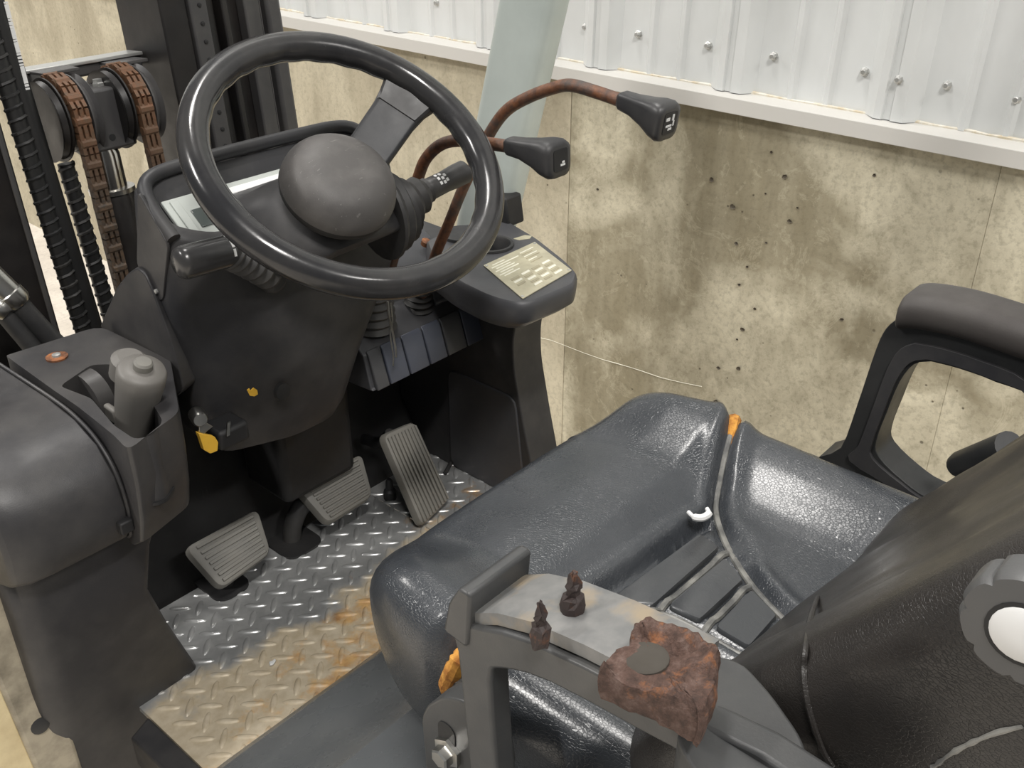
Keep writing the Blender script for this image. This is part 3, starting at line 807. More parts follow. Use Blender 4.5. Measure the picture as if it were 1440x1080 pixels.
# white arc marks on the grip near the boot
for k in range(3):
    an = 1.5+(k-1)*0.55
    e1 = CAM+V3((0,0,0.5))-a1; e1 = (e1-d*e1.dot(d)).normalized(); e2 = d.cross(e1)
    c = a1-d*0.004+(e1*math.cos(an-1.5)+e2*math.sin(an-1.5))*0.0186
    G().obox(c, d*0.0014, (e1*-math.sin(an-1.5)+e2*math.cos(an-1.5))*0.0042, (e1*math.cos(an-1.5)+e2*math.sin(an-1.5))*0.0006).obj('white_mark', MAT['white'], gl)
bp = cr([a1, P(345,366,y=0.925), P(370,382,y=0.935), P(388,396,y=0.955)], 14)
G().tube(bp, [0.0185-0.004*(i/len(bp))+0.0030*math.sin(i*2*math.pi/6) for i in range(len(bp))], 20).obj('bellows', MAT['rubber'], gl)

# indicator lever on the right
gr_ = root('indicator_lever', V3((0.11, 0.9, 0.60)), 'dark control stalk with white symbols in a ribbed boot right of the hub', 'control lever')
b0 = P(572, 284, y=0.905); b1 = P(600, 268, y=0.90); b2 = P(664, 236, y=0.895)
d = (b2-b1).normalized()
n_ = 25
bx = [b0+V3((-0.045, 0.006, -0.006)), b0+V3((-0.015, 0.002, -0.004)), b0, b1+d*0.002]
bx = cr(bx, 8)
G().tube(bx, [0.043*(1-(i/(len(bx)-1))**1.1)+0.0165+0.0024*math.sin(i*2*math.pi/4) for i in range(len(bx))], 24).obj('bellows', MAT['rubber'], gr_)
G().lathe([(0.010,-0.006),(0.0135,0.0),(0.0145,0.006),(0.0140,0.03),(0.0155,0.05),(0.0155,0.066),(0.011,0.070)], b1, d, 22).obj('stalk_grip', MAT['knob'], gr_)
e1 = (V3((-0.35,-0.75,0.9))); e1 = (e1-d*e1.dot(d)).normalized(); e2 = d.cross(e1)
for (s, t) in ((0.016,-0.55),(0.016,-0.1),(0.016,0.35),(0.022,-0.5),(0.022,0.0),(0.022,0.4),(0.027,-0.2),(0.027,0.3)):
    nn = e1*math.cos(t)+e2*math.sin(t)
    G().obox(b1+d*s+nn*0.0145, d*0.0018, (e2*math.cos(t)-e1*math.sin(t))*0.0021, nn*0.0006).obj('white_symbol', MAT['white'], gr_)

# ================================================================== steering wheel
sw = root('steering_wheel', wpt(0, 0, 0.07), 'glossy black steering wheel with grey domed hub and one wide spoke', 'steering wheel')
g = G(); NU, NV = 180, 20
for i in range(NU):
    a = 2*math.pi*i/NU
    bump_ = 0.0012*math.cos(i*2*math.pi/5) if True else 0
    for j in range(NV):
        b = 2*math.pi*j/NV
        rad = 0.0172
        under = max(0, -math.sin(b)*0.6-math.cos(b)*0.6)      # finger bumps on the inner underside
        rad -= 0.0014*under*(1+math.cos(2*math.pi*i/6))/2
        g.V.append(wpt((0.1665+rad*math.cos(b))*math.cos(a), (0.1665+rad*math.cos(b))*math.sin(a), -rad*math.sin(b)*1.02))
for i in range(NU):
    for j in range(NV):
        g.F.append((i*NV+j, ((i+1) % NU)*NV+j, ((i+1) % NU)*NV+(j+1) % NV, i*NV+(j+1) % NV))
g.obj('rim', MAT['gloss'], sw, ang=80)
# spoke
an = math.radians(24.5); ca, sa = math.cos(an), math.sin(an)
def sp(t, s, h): return wpt(t*ca-s*sa, t*sa+s*ca, h)
secs = []
for (t, w, h0, th) in ((0.045,0.027,0.052,0.014),(0.08,0.0275,0.041,0.013),(0.125,0.0285,0.020,0.012),(0.145,0.0315,0.009,0.014),(0.160,0.036,0.002,0.018)):
    secs.append([sp(t, -w, h0+th), sp(t, -w, h0+0.003), sp(t, -w+0.004, h0), sp(t, w-0.004, h0), sp(t, w, h0+0.003), sp(t, w, h0+th)])
spk = G().loft(secs).obj('spoke', MAT['spoke'], sw, bevel=0.0015)
tip = []
for (t, w, h0) in ((0.128,0.0275,0.0178),(0.150,0.0335,0.0058),(0.158,0.036,0.0012)):
    tip.append([sp(t, -w, h0+0.002), sp(t, -w+0.003, h0-0.0014), sp(t, w-0.003, h0-0.0014), sp(t, w, h0+0.002)])
G().loft(tip).obj('spoke_cap', MAT['knob'], spk)
# hub: dome over a dark skirt
hb = G().lathe([(0.052,-0.075),(0.060,-0.068),(0.066,-0.060),(0.0675,-0.054),(0.0665,-0.048)], W0, WN, 48).obj('hub_skirt', MAT['black'], sw)
prof = [(0.0672,-0.052)]
for k in range(0, 13):
    t = math.radians(6+84*k/12)
    prof.append((0.0675*math.cos(t)**0.62 if k < 12 else 0.0008, -0.050+0.041*math.sin(t)))
G().lathe(prof, W0, WN, 56).obj('horn_pad', MAT['hub'], sw, ang=70)

# ================================================================== ignition key
kq = P(288, 598, y=0.955)
ig = root('ignition_switch', P(300, 600, y=0.99), 'black ignition switch housing low on the left of the console', 'switch')
G().obox(P(318, 606, y=0.975), (0.022, 0, 0), (0, 0.02, 0), (0, 0, 0.014)).obj('switch_body', MAT['black'], ig, bevel=0.005)
G().lathe([(0.010,0.0),(0.010,0.018),(0.008,0.021)], P(276, 582, y=0.97), (-0.3,-0.9,0.1), 14).obj('lock_barrel', MAT['steel'], ig)
G().obox(P(321, 603, y=0.953), (0.0022, 0, 0), (0, 0.001, 0), (0.002, 0, 0.009)).obj('switch_mark', MAT['steel'], ig)
ky = root('ignition_key', P(295, 637, y=0.95), 'key with bright yellow plastic tag hanging below the ignition switch', 'key')
kpts = [P(u, v, y=0.95) for u, v in ((279,609),(288,611),(302,614),(307,622),(306,634),(296,638),(287,633),(283,620))]
G().prism(rpoly(kpts, 0.001, 2), (0, 0.007, 0)).obj('yellow_tag', MAT['yellow'], ky, bevel=0.0012)
kb_ = [P(u, v, y=0.953) for u, v in ((280,598),(290,594),(300,600),(292,606),(286,612),(280,608))]
G().prism(kb_, (0, 0.003, 0)).obj('key_bow', MAT['steel'], ky, bevel=0.0008)

# ================================================================== hydraulic levers
def lever(label, xp, pts, base, kn, decal):
    """pts: picture points in the lever's plane x = xp"""
    path = [Vector(base)]+[P(u, v, x=xp) for u, v in pts]
    lv = root('hydraulic_lever', base, label, 'lever', 'hydraulic control levers')
    G().tube(cr(path, 9), 0.0078, 14).obj('rod', MAT['rustrod'], lv)
    k0, k1 = P(*kn[0], x=xp), P(*kn[1], x=xp)
    d = (k1-k0).normalized(); s = V3((1,0,0)); n = s.cross(d).normalized()
    if n.z < 0: n = -n
    Lk = (k1-k0).length
    secs = []
    for (t, w, h0, h1) in ((-0.06,0.008,-0.008,0.008),(0.0,0.0105,-0.0105,0.0105),(0.25,0.0115,-0.0125,0.0115),(0.55,0.0155,-0.019,0.014),(0.75,0.020,-0.025,0.0165),(0.90,0.022,-0.0275,0.0165),(0.98,0.0205,-0.026,0.014),(1.0,0.016,-0.021,0.010)):
        c = k0+d*(Lk*t)
        secs.append([c+s*a+n*b for a, b in rr(0, (h0+h1)/2, w, (h1-h0)/2, min(w, (h1-h0)/2)*0.55, 4)])
    kb = G().loft(secs).obj('knob', MAT['knob'], lv, ang=60)
    c = k0+d*(Lk*1.003)+n*-0.0055
    fr = [c+s*a+n*b for a, b in rr(0, 0, 0.0125, 0.0125, 0.003, 3)]
    dc = G().prism(fr, d*0.0006).obj('decal', MAT['black'], kb, smooth=False)
    for (a, b, w, h) in decal:
        G().obox(c+d*0.0008+s*a+n*b, s*w, n*h, d*0.0004).obj('decal_symbol', MAT['white'], dc, smooth=False)
    return lv
lever('rusty bent hydraulic lever, the taller one, reaching out over the concrete wall', 0.28,
      [(612,360),(632,312),(651,265),(672,222),(692,182),(714,154),(745,136),(778,124),(803,120),(840,130),(880,144)],
      (0.284, 1.048, 0.36), ((876,141),(943,166)), [(-0.006,0.005,0.0035,0.0018),(0.004,0.006,0.0018,0.0035),(-0.003,-0.003,0.0055,0.0012),(0.0,-0.007,0.0035,0.0012),(0.006,-0.001,0.0012,0.003)])
lever('shorter rusty bent hydraulic lever with knob just right of the steering wheel rim', 0.20,
      [(566,318),(578,280),(588,250),(598,225),(616,206),(640,198),(680,201),(722,207)],
      (0.195, 1.050, 0.36), ((718,205),(788,218)), [(0.003,-0.006,0.004,0.0012),(0.004,-0.003,0.002,0.0012)])

# ================================================================== lever console on the right
lc = root('lever_console', (0.3, 1.05, 0.0), 'dark grey plastic console with switch row right of the steering column', 'console')
# deck: sloping top behind the switch row
yF, zF0, zF1 = 1.0, 0.282, 0.345
dk = [P(505, 512, y=1.012), P(672, 432, y=1.012)]
xl0, xl1 = 0.140, 0.40
deckz = lambda y: 0.342+(y-1.012)*0.62
loops = []
for (y, z) in ((1.0, 0.284), (1.004, 0.287), (1.016, 0.338), (1.024, 0.344), (1.16, deckz(1.16)), (1.19, deckz(1.17)), (1.19, 0.30), (1.05, 0.28)):
    loops.append([V3((x, y, z)) for x in (xl0, xl1)])
G().put([p for l in loops for p in l], [(2*i, 2*i+1, 2*((i+1) % 8)+1, 2*((i+1) % 8)) for i in range(8)]+[tuple(2*i for i in range(8)), tuple(2*i+1 for i in range(8))[::-1]]).obj('console_deck', MAT['console'], lc, bevel=0.004)
# six switch blocks on the fascia
ub = [530, 549, 577, 605, 630, 657, 690, 714]
xb = []
for i, u in enumerate(ub):
    v = 555-(u-532)*(88/182)
    xb.append(P(u, v, y=0.998).x)
for i in range(7):
    x0, x1 = xb[i]+0.0014, xb[i+1]-0.0014
    g = G().loft([[V3((x, y, z)) for y, z in ((0.9955,0.284),(1.0115,0.337),(1.018,0.343),(1.018,0.300),(1.006,0.284))] for x in (x0, x1)])
    g.obj('switch_blank', MAT['button'] if i in (1,2,3,5) else MAT['console'], lc, bevel=0.0015)  # blue-lit blanks take the bluer colour, the others plain console plastic
# low moulded plinths on the deck
for (u0, v0, u1, v1, w) in ((636, 408, 662, 428, 0.03),):
    c = P(645, 420, y=1.04)
    G().obox(V3((0.335, 1.055, deckz(1.055)+0.002)), (0.028, 0, 0), (0, 0.022, 0.0136), (0, -0.002, 0.004)).obj('blanking_plate', MAT['console'], lc, bevel=0.003)
    G().obox(V3((0.265, 1.10, deckz(1.10)+0.003)), (0.034, 0, 0), (0, 0.03, 0.0186), (0, -0.003, 0.006)).obj('lever_collar', MAT['console'], lc, bevel=0.005)
# lever boots
def boot(name, x, y, z, r0, r1, h, mat, nr):
    pts = [V3((x, y-0.010*t, z+h*t)) for t in [i/(nr*6) for i in range(nr*6+1)]]
    rad = [r0+(r1-r0)*(i/(nr*6))+0.0030*math.cos(i*2*math.pi/6) for i in range(nr*6+1)]
    return G().tube(pts, rad, 24).obj(name, mat, lc)
boot('lever_boot', 0.194, 1.054, 0.358, 0.034, 0.023, 0.080, MAT['boot'], 6)
boot('lever_boot', 0.286, 1.052, 0.356, 0.022, 0.016, 0.062, MAT['rubber'], 6)
ob = P(599, 340, z=deckz(1.15)+0.004)
G().lathe([(0.0075,-0.006),(0.0075,0.002),(0.005,0.004)], ob, (0,-0.4,0.9), 10).obj('rusty_bolt', MAT['orange'], lc)
# rounded shelf that carries the data plate
ZS = 0.455
op = [(598,338),(640,318),(704,304),(755,334),(798,368),(813,384),(808,400),(736,430),(690,418),(645,396),(612,372)]
top = rpoly([P(u, v, z=ZS) for u, v in op], [0.01,0.01,0.03,0.02,0.02,0.012,0.012,0.03,0.02,0.02,0.01], 4)
cen = sum(top, Vector())/len(top)
hc1 = P(690, 345, z=ZS)
hole1 = [hc1+V3((0.030*math.cos(2*math.pi*k/26), 0.030*math.sin(2*math.pi*k/26), 0)) for k in range(26)]
inner = [cen+(p-cen)*0.965 for p in top]
gs_ = holed(inner, hole1, 0.04)
gs_.loft([inner, [cen+(p-cen)*0.99+V3((0,0,-0.003)) for p in top], [p+V3((0,0,-0.012)) for p in top], [p+V3((0,0.002,-0.030)) for p in top], [cen+(p-cen)*0.93+V3((0.0,0.012,-0.046)) for p in top], [cen+(p-cen)*0.80+V3((0.0,0.02,-0.052)) for p in top]], False, True)
shelf = gs_.obj('plate_shelf', MAT['console'], lc, ang=50)
G().lathe([(0.036,0.0005),(0.0355,0.004),(0.031,0.004),(0.029,0.0),(0.026,-0.042),(0.001,-0.042)], hc1, (0,0,1), 30, False).obj('cup_holder', MAT['rubber'], lc)
hc2 = P(652, 330, z=ZS+0.002)
G().lathe([(0.034,-0.002),(0.034,0.003),(0.027,0.003),(0.024,0.0012),(0.001,0.001)], hc2, (0,0,1), 30, False).obj('cup_holder', MAT['rubber'], lc)
# wear mark on the shelf
G().prism([P(u, v, z=ZS) for u, v in ((722,336),(738,331),(748,332),(745,336),(730,338))], (0,0,0.0006)).obj('worn_patch', MAT['dplate'], lc, smooth=False)
# data plate with etched rows
dpx = [(680,374),(752,341),(804,381),(735,421)]
dc_ = [P(u, v, z=ZS+0.0006) for u, v in dpx]
dp = G().prism(dc_, (0,0,0.0012)).obj('data_plate', MAT['dplate'], lc, smooth=False, label='brass-toned data plate with rows of etched print')
def dpt(a, b, h=0.0022):
    p0 = dc_[0]+(dc_[1]-dc_[0])*a; p1 = dc_[3]+(dc_[2]-dc_[3])*a
    q = p0+(p1-p0)*b; return q+V3((0,0,h-0.0006))
def dstrip(a0, a1, b0, b1, mat): G().prism([dpt(a0,b0,0.0018), dpt(a1,b0,0.0018), dpt(a1,b1,0.0018), dpt(a0,b1,0.0018)], (0,0,0.0004)).obj('etched_line', mat, dp, smooth=False)
for r_ in range(7):
    b = 0.08+r_*0.055
    dstrip(0.05 if r_ % 2 else 0.10, 0.30+0.35*random.random(), b, b+0.022, MAT['dprint'])
for r_ in range(6):
    b = 0.10+r_*0.06
    dstrip(0.62, 0.93-0.15*random.random(), b, b+0.02, MAT['dprintd'] if r_ % 2 else MAT['dprint'])
for r_ in range(5):
    b = 0.54+r_*0.08
    for c_ in range(4):
        a = 0.12+c_*0.205
        if c_ == 0 and r_ > 2: continue
        dstrip(a, a+0.15, b, b+0.045, MAT['dprint'] if (r_+c_) % 2 else MAT['dprintd'])
for a, b in ((0.03,0.04),(0.97,0.04),(0.97,0.96),(0.03,0.96)):
    G().lathe([(0.0026,0),(0.0022,0.0012),(0.001,0.0016)], dpt(a, b, 0.0012), (0,0,1), 8).obj('rivet', MAT['screw'], dp)
# curved side leg under the shelf
ly = [(0.850,0.41),(0.885,0.385),(0.920,0.35),(0.932,0.31),(0.930,0.25),(0.91,0.16),(0.89,0.08),(0.875,0.0),(0.865,-0.06),(1.24,-0.06),(1.24,0.42)]
ly = rpoly([V3((0, y, z)) for y, z in ly], 0.02, 3)
G().prism([p+V3((0.375, 0, 0)) for p in ly], (0.07, 0, 0)).obj('side_leg', MAT['pod'], lc, bevel=0.008, seg=3)
G().prism(rpoly([V3((0.372, y, z)) for y, z in ((0.925,0.20),(1.08,0.20),(1.08,0.0),(0.90,0.0))], 0.02, 3), (0.006, 0, 0)).obj('leg_inset', MAT['console'], lc, bevel=0.002)
# loose bright wire hanging on the grey boot
wr = root('wire_tie', P(554, 512, y=0.985), 'thin bright bent wire hanging in front of the grey lever boot', 'wire')
G().tube(cr([P(545,424,y=0.985), P(547,445,y=0.985), P(551,462,y=0.982), P(556,488,y=0.98), P(557,502,y=0.982)], 5), 0.0016, 8).obj('wire_strand', MAT['steel'], wr)
G().tube(cr([P(550,426,y=0.984), P(552,450,y=0.984), P(549,470,y=0.984), P(553,500,y=0.985), P(553,514,y=0.987)], 5), 0.0012, 8).obj('wire_strand', MAT['steel'], wr)

# ================================================================== left cowl
cw = root('side_cowl', (-0.25, 1.0, 0.0), 'charcoal plastic side cowl with parking brake opening left of the steering column', 'cowl')
ZC = 0.45
co = [(8,500),(140,458),(240,507),(252,580),(180,633),(160,612),(110,572),(76,549)]
ctop = rpoly([P(u, v, z=ZC) for u, v in co], [0.004,0.02,0.01,0.012,0.012,0.01,0.01,0.006], 3)
ch_ = rpoly([P(u, v, z=ZC) for u, v in ((84,543),(128,513),(158,512),(196,536),(229,592),(215,612),(190,618),(160,598),(128,560))], 0.008, 3)
g = holed(ctop, ch_, 0.1)
g.loft([ctop, [p+V3((0,0,-0.006)) for p in ctop]], False, False)
ccen = sum(ctop, Vector())/len(ctop)
def cdown(dz, fy):
    out = []
    for p in ctop:
        q = p+V3((0,0,-dz))
        q.y += fy*max(0, (1.05-p.y)/0.17)
        out.append(q)
    return out
g.loft([cdown(0.006,0), cdown(0.05,0.0), cdown(0.10,0.008), cdown(0.135,0.02), cdown(0.150,0.04)], False, True)
g.loft([ch_, [p+V3((0,0,-0.008)) for p in ch_], [ccen+(p-ccen)*0.98+V3((0,0,-0.085)) for p in ch_]], False, False)
g.obj('brake_housing', MAT['cowl'], cw, ang=45, bevel=0.004)
G().prism([p+V3((0,0,-0.085)) for p in ch_], (0,0,-0.004)).obj('well_floor', MAT['black'], cw)
# rusty washer bolt with a label scrap
bq = P(80, 502, z=ZC+0.001)
bo = G().lathe([(0.013,-0.002),(0.013,0.0012),(0.006,0.0016)], bq, (0,0,1), 20).obj('washer', MAT['orange'], cw)
G().lathe([(0.0058,0.001),(0.0052,0.004),(0.002,0.005)], bq, (0,0,1), 12).obj('screw_head', MAT['screw'], bo)
# side wing rising beside the console
wg = [(140,460),(150,436),(164,404),(178,386),(192,376),(203,384),(214,408),(226,440),(238,474),(250,512),(258,548),(246,560),(240,510),(190,500)]
wp = [P(u, v, x=-0.158) for u, v in wg]
G().prism(rpoly(wp, 0.006, 2), (0.035, 0.012, 0.0)).obj('side_wing', MAT['cowl'], cw, bevel=0.006, seg=3)
# outer moulding to the left, rounded over towards the driver
pf = [(1.20,0.440),(1.05,0.444),(0.99,0.440),(0.948,0.425),(0.922,0.395),(0.914,0.355),(0.920,0.318),(0.930,0.306),(0.985,0.300),(1.20,0.300)]
def oprof(dx, dy): return [V3((dx, y+dy, z)) for y, z in pf]
G().loft([oprof(-0.428, 0.03), oprof(-0.422, 0.012), oprof(-0.405, 0.002), oprof(-0.38, 0.0), oprof(-0.292, 0.0)]).obj('outer_cover', MAT['cowl'], cw, ang=40, bevel=0.004)
# raised seam rib between outer cover and brake housing
rb_ = [V3((-0.2925, y-0.001, z+0.001)) for y, z in pf[:8]]
G().tube(cr(rb_, 5), 0.0022, 8).obj('seam_rib', MAT['cowl'], cw)
# small clip on the seam
G().obox(V3((-0.300, 0.913, 0.335)), (0.008, 0, 0), (0, 0.006, 0), (0, 0, 0.008)).obj('clip', MAT['black'], cw, bevel=0.002)
# knee panel reaching from below the brake housing down past the floor edge
kl = []
for (z, y, xr_) in ((0.304,0.962,-0.235),(0.297,0.953,-0.238),(0.26,0.951,-0.258),(0.20,0.952,-0.272),(0.12,0.962,-0.252),(0.05,0.976,-0.230),(0.004,0.988,-0.215),(-0.06,0.995,-0.215),(-0.16,1.0,-0.215)):
    kl.append(rpoly([V3((xr_, y+0.03*(xr_+0.3), z)), V3((xr_+0.01, 1.17, z)), V3((-0.424, 1.17, z)), V3((-0.424, y+0.012, z)), V3((-0.40, y, z)), V3((-0.32, y, z))], [0.01,0.01,0.01,0.01,0.02,0.01], 3))
G().loft(kl).obj('knee_panel', MAT['cowl'], cw, ang=45)
# kick strip along the floor edge
kp = [V3((-0.342,0.948,0.004)), V3((-0.308,0.962,0.004)), V3((-0.308,0.812,0.004)), V3((-0.342,0.812,0.004))]
G().prism(kp, (0,0,-0.05)).obj('kick_strip', MAT['pod'], cw, bevel=0.003)
# parking brake lever
pb = root('parking_brake_lever', P(185, 605, z=0.40), 'grey-tan parking brake lever with round thumb button in the left cowl', 'lever')
t0 = P(186, 606, z=0.405); t1 = P(200, 520, d=(P(186,606,z=0.405)-CAM).dot(fw)-0.055)
ax = (t1-t0).normalized(); LL = (t1-t0).length
G().lathe([(0.0201,-0.04),(0.0207,0.0),(0.0218,0.02),(0.0242,LL*0.5),(0.0265,LL*0.8),(0.0271,LL-0.004),(0.0242,LL+0.002),(0.0118,LL+0.003)], t0, ax, 28).obj('handle', MAT['handle'], pb, ang=60)
G().lathe([(0.0105,LL),(0.0105,LL+0.010),(0.0085,LL+0.0125),(0.002,LL+0.013)], t0, ax, 20).obj('thumb_button', MAT['pedal'], pb)
# collar flange behind the handle head and quadrant plate in the well
c = P(182, 512, d=(t1-CAM).dot(fw)+0.02)
G().lathe([(0.012,-0.022),(0.0205,-0.016),(0.0205,0.006),(0.014,0.012)], c, ax, 22).obj('head_collar', MAT['handle'], pb)
G().obox(P(158, 582, z=0.432), V3((0.004, 0, 0)), V3((0, 0.012, 0)), V3((0, 0, 0.010))).obj('catch', MAT['handle'], pb, bevel=0.003)
G().lathe([(0.036,-0.010),(0.036,0.010)], P(128, 560, z=0.412), (1,0.1,0), 30).obj('quadrant', MAT['mastgrey'], pb)

# ================================================================== body side at the bottom left
bs = root('body_sill', (-0.52, 1.0, -0.2), 'cream painted body side with dirty tan sill at the lower left edge', 'body panel')
kA, kB = P(10, 870, y=0.985), P(94, 1095, y=0.985)          # edge between knee panel and sill
jA, jB = P(-4, 958, y=0.985), P(66, 1120, y=0.985)          # edge between sill and cream paint
def atz(p, q, z): t = (z-p.z)/(q.z-p.z); return p.x+(q.x-p.x)*t
def slab(x0f, x1f, y0, y1, z0, z1, name, mat):
    G().loft([[V3((x0f(z), y0, z)), V3((x1f(z), y0, z)), V3((x1f(z), y1, z)), V3((x0f(z), y1, z))] for z in (z0, (z0+z1)/2, z1)]).obj(name, mat, bs, bevel=0.005)
slab(lambda z: atz(jA, jB, z), lambda z: min(-0.425, atz(kA, kB, z))+0.03, 0.984, 1.05, -0.45, 0.295, 'sill_edge', MAT['sill'])
slab(lambda z: atz(jA, jB, z)-0.10, lambda z: atz(jA, jB, z)+0.004, 0.990, 1.40, -0.50, 0.295, 'cream_panel', MAT['cream'])
G().lathe([(0.011,-0.004),(0.011,0.002),(0.008,0.003)], P(56, 1020, y=0.984), (-0.1,-1,0.1), 14).obj('plug', MAT['rubber'], bs)

# ================================================================== hood below the seat
hd = root('seat_deck', (-0.02, 0.45, 0.0), 'smooth slate grey hood under the front of the seat', 'hood')
pfh = [(0.805,-0.02),(0.800,0.02),(0.785,0.055),(0.755,0.085),(0.71,0.105),(0.66,0.13),(0.60,0.17),(0.55,0.23),(0.52,0.28),(0.10,0.29),(0.10,-0.06)]
def hp(x, k, dz=0.0): return [V3((x, y-k, z+dz)) for y, z in pfh]
G().loft([hp(-0.47,0.07,-0.05), hp(-0.44,0.02,-0.015), hp(-0.40,0.004), hp(-0.30,0.0), hp(0.30,0.0), hp(0.42,0.0)]).obj('hood_shell', MAT['deck'], hd, ang=60)

# ================================================================== operator seat
seat = root('operator_seat', (-0.025, 0.36, 0.29), 'worn black vinyl operator seat with torn edges and orange foam showing', 'seat')
SX, SY, SA, SB = -0.025, 0.335, 0.246, 0.272
def sup(th, n=4.6):
    c, s = math.cos(th), math.sin(th)
    return (SA*math.copysign(abs(c)**(2/n), c), SB*math.copysign(abs(s)**(2/n), s))
gr_R = [(0.235,0.452),(0.205,0.446),(0.183,0.437),(0.150,0.425),(0.126,0.415),(0.095,0.400),(0.071,0.382),(0.045,0.356),(0.026,0.332),(0.008,0.305),(-0.006,0.277),(-0.02,0.24),(-0.03,0.19)]
gr_L = [(-0.262,0.432),(-0.22,0.430),(-0.17,0.425),(-0.135,0.416),(-0.109,0.405),(-0.096,0.388),(-0.087,0.369),(-0.078,0.35),(-0.075,0.331),(-0.075,0.30),(-0.076,0.273),(-0.076,0.23),(-0.076,0.19)]
gr_T = [(-0.109,0.405),(-0.042,0.401),(0.010,0.398),(0.053,0.394),(0.078,0.388)]
def side_of(p, pl):     # interpolated x of a groove at given y
    for (x0, y0), (x1, y1) in zip(pl[:-1], pl[1:]):
        if y1 <= p[1] <= y0 and y0 > y1: return x0+(x1-x0)*(y0-p[1])/(y0-y1)
    return None
def seat_z(x, y):
    z = 0.402
    dx = abs(x-SX)
    z += 0.030*sstep(0.11, 0.21, dx)
    z += 0.020*sstep(0.40, 0.46, y)-0.012*sstep(0.50, 0.58, y)
    # insert lies lower
    xr_ = side_of((x, y), gr_R); xl_ = side_of((x, y), gr_L)
    if xr_ is not None and xl_ is not None and xl_ < x < xr_ and y < 0.405: z -= 0.010*sstep(0, 0.012, min(x-xl_, xr_-x, 0.405-y))
    d = seat_gd(x, y)
    z -= 0.011*math.exp(-(d/0.0062)**2)
    z += 0.004*math.exp(-((d-0.014)/0.008)**2)
    return z
def seat_gd(x, y):
    return min(seg_dist((x, y), gr_R), seg_dist((x, y), gr_L), seg_dist((x, y), gr_T))
N = 150
def seat_pt(i, j):
    u, v = 2*i-1, 2*j-1
    rho = max(abs(u), abs(v))
    th = math.atan2(v, u)
    ex, ey = sup(th)
    # edge wobble of the right-hand cover
    wob = 1.0
    if ex > 0.12 and ey > 0.02: wob += 0.012*math.sin(9*th+1.0)
    ex *= wob; ey *= wob
    RT = 0.80                      # up to here the flat map, beyond it the rolled edge
    r_in = rho/RT
    if r_in <= 1:
        k = r_in*0.86
        x, y = SX+ex*k, SY+ey*k
        return V3((x, y, seat_z(x, y)))
    t = (r_in-1)/(1/RT-1)          # 0..1 over the edge
    kx = 0.86
    x0, y0 = SX+ex*kx, SY+ey*kx
    z0 = seat_z(x0, y0)
    a = t*2.0
    if a <= 1.0:
        an = a*math.pi/2
        k = kx+(1-kx)*math.sin(an); z = z0-0.046*(1-math.cos(an))
    else:
        k = 1.0-0.05*(a-1)**2; z = z0-0.046-0.10*(a-1)
    # puckered seams on the flanks
    z -= 0.0
    x, y = SX+ex*k, SY+ey*k
    d = seat_gd(SX+ex*kx, SY+ey*kx)
    pinch = 0.010*math.exp(-(d/0.010)**2)
    q = V3((x, y, z))
    c = V3((SX, SY, 0.30)); q += (c-q).normalized()*pinch
    return q
sgeo = G().grid(seat_pt, N, N); stree = surf(sgeo)
sgeo.obj('seat_cushion', MAT['vinyl'], seat, ang=80)
# insert pads between the welts
def padpart(quad, h=0.0045):
    q = [V3((x, y, 0)) for x, y in quad]
    c = sum(q, Vector())/4
    q = rpoly(q, 0.004, 2)
    def at(p, s, dz): w = c+(p-c)*s; return V3((w.x, w.y, seat_z(w.x, w.y)+dz))
    G().loft([[at(p, 1.0, -0.003) for p in q], [at(p, 1.0, h*0.6) for p in q], [at(p, 0.96, h) for p in q]], False, True).obj('insert_pad', MAT['vinylp'], seat, ang=50)
padpart([(-0.098,0.396),(0.040,0.385),(0.034,0.359),(-0.080,0.361)])
padpart([(-0.070,0.350),(0.024,0.346),(0.008,0.317),(-0.068,0.318)])
padpart([(-0.066,0.303),(0.002,0.305),(-0.014,0.270),(-0.068,0.268)])
padpart([(-0.069,0.257),(-0.022,0.258),(-0.032,0.215),(-0.069,0.215)])
# worn welts in the grooves
def welt(pl, r=0.0026, dz=0.001):
    pts = [V3((x, y, 0)) for x, y in pl]; pts = cr(pts, 6)
    G().tube([V3((p.x, p.y, seat_z(p.x, p.y)+dz)) for p in pts], r, 8).obj('welt', MAT['welt'], seat)
welt([p for p in gr_R if p[0] < 0.19], 0.0034, 0.0015)
welt([p for p in gr_L if p[0] > -0.112], 0.0034, 0.0015)
welt([(-0.088,0.355),(-0.02,0.354),(0.036,0.352)], 0.0036, 0.001)
welt([(-0.074,0.310),(-0.03,0.311),(0.010,0.310)], 0.0036, 0.001)
# torn seams with foam: right edge and left flank
def foam(name, pts, w):
    pts = cr(pts, 5)
    G().tube(pts, [w*(0.6+0.6*math.sin(math.pi*i/(len(pts)-1)))*random.uniform(0.85, 1.15) for i in range(len(pts))], 9).obj(name, MAT['foam'], seat, label='orange foam showing through a torn seam')
z_ = lambda x, y, o: V3((x, y, seat_z(x, y)+o))
foam('foam_tear', [z_(0.160,0.428,-0.002), z_(0.180,0.436,0.001), z_(0.195,0.443,-0.002), V3((0.212,0.448,0.402)), V3((0.214,0.450,0.37))], 0.0065)
foam('foam_tear', [PS(u, v, stree, 0.0) for u, v in ((658,905),(648,925),(638,945),(630,962),(626,972))], 0.0075)
# little white scrap stuck on the crease
sc = root('paper_scrap', V3((0.056, 0.398, 0.4)), 'tiny curled white scrap lying on the seat crease', 'scrap')
G().tube(cr([P(968,720,z=0.414), P(976,727,z=0.414), P(988,728,z=0.414), P(997,722,z=0.415), P(994,715,z=0.416)], 5), [0.0022]*5+[0.0038]*11+[0.0022]*5, 8).obj('scrap_curl', MAT['white'], sc)

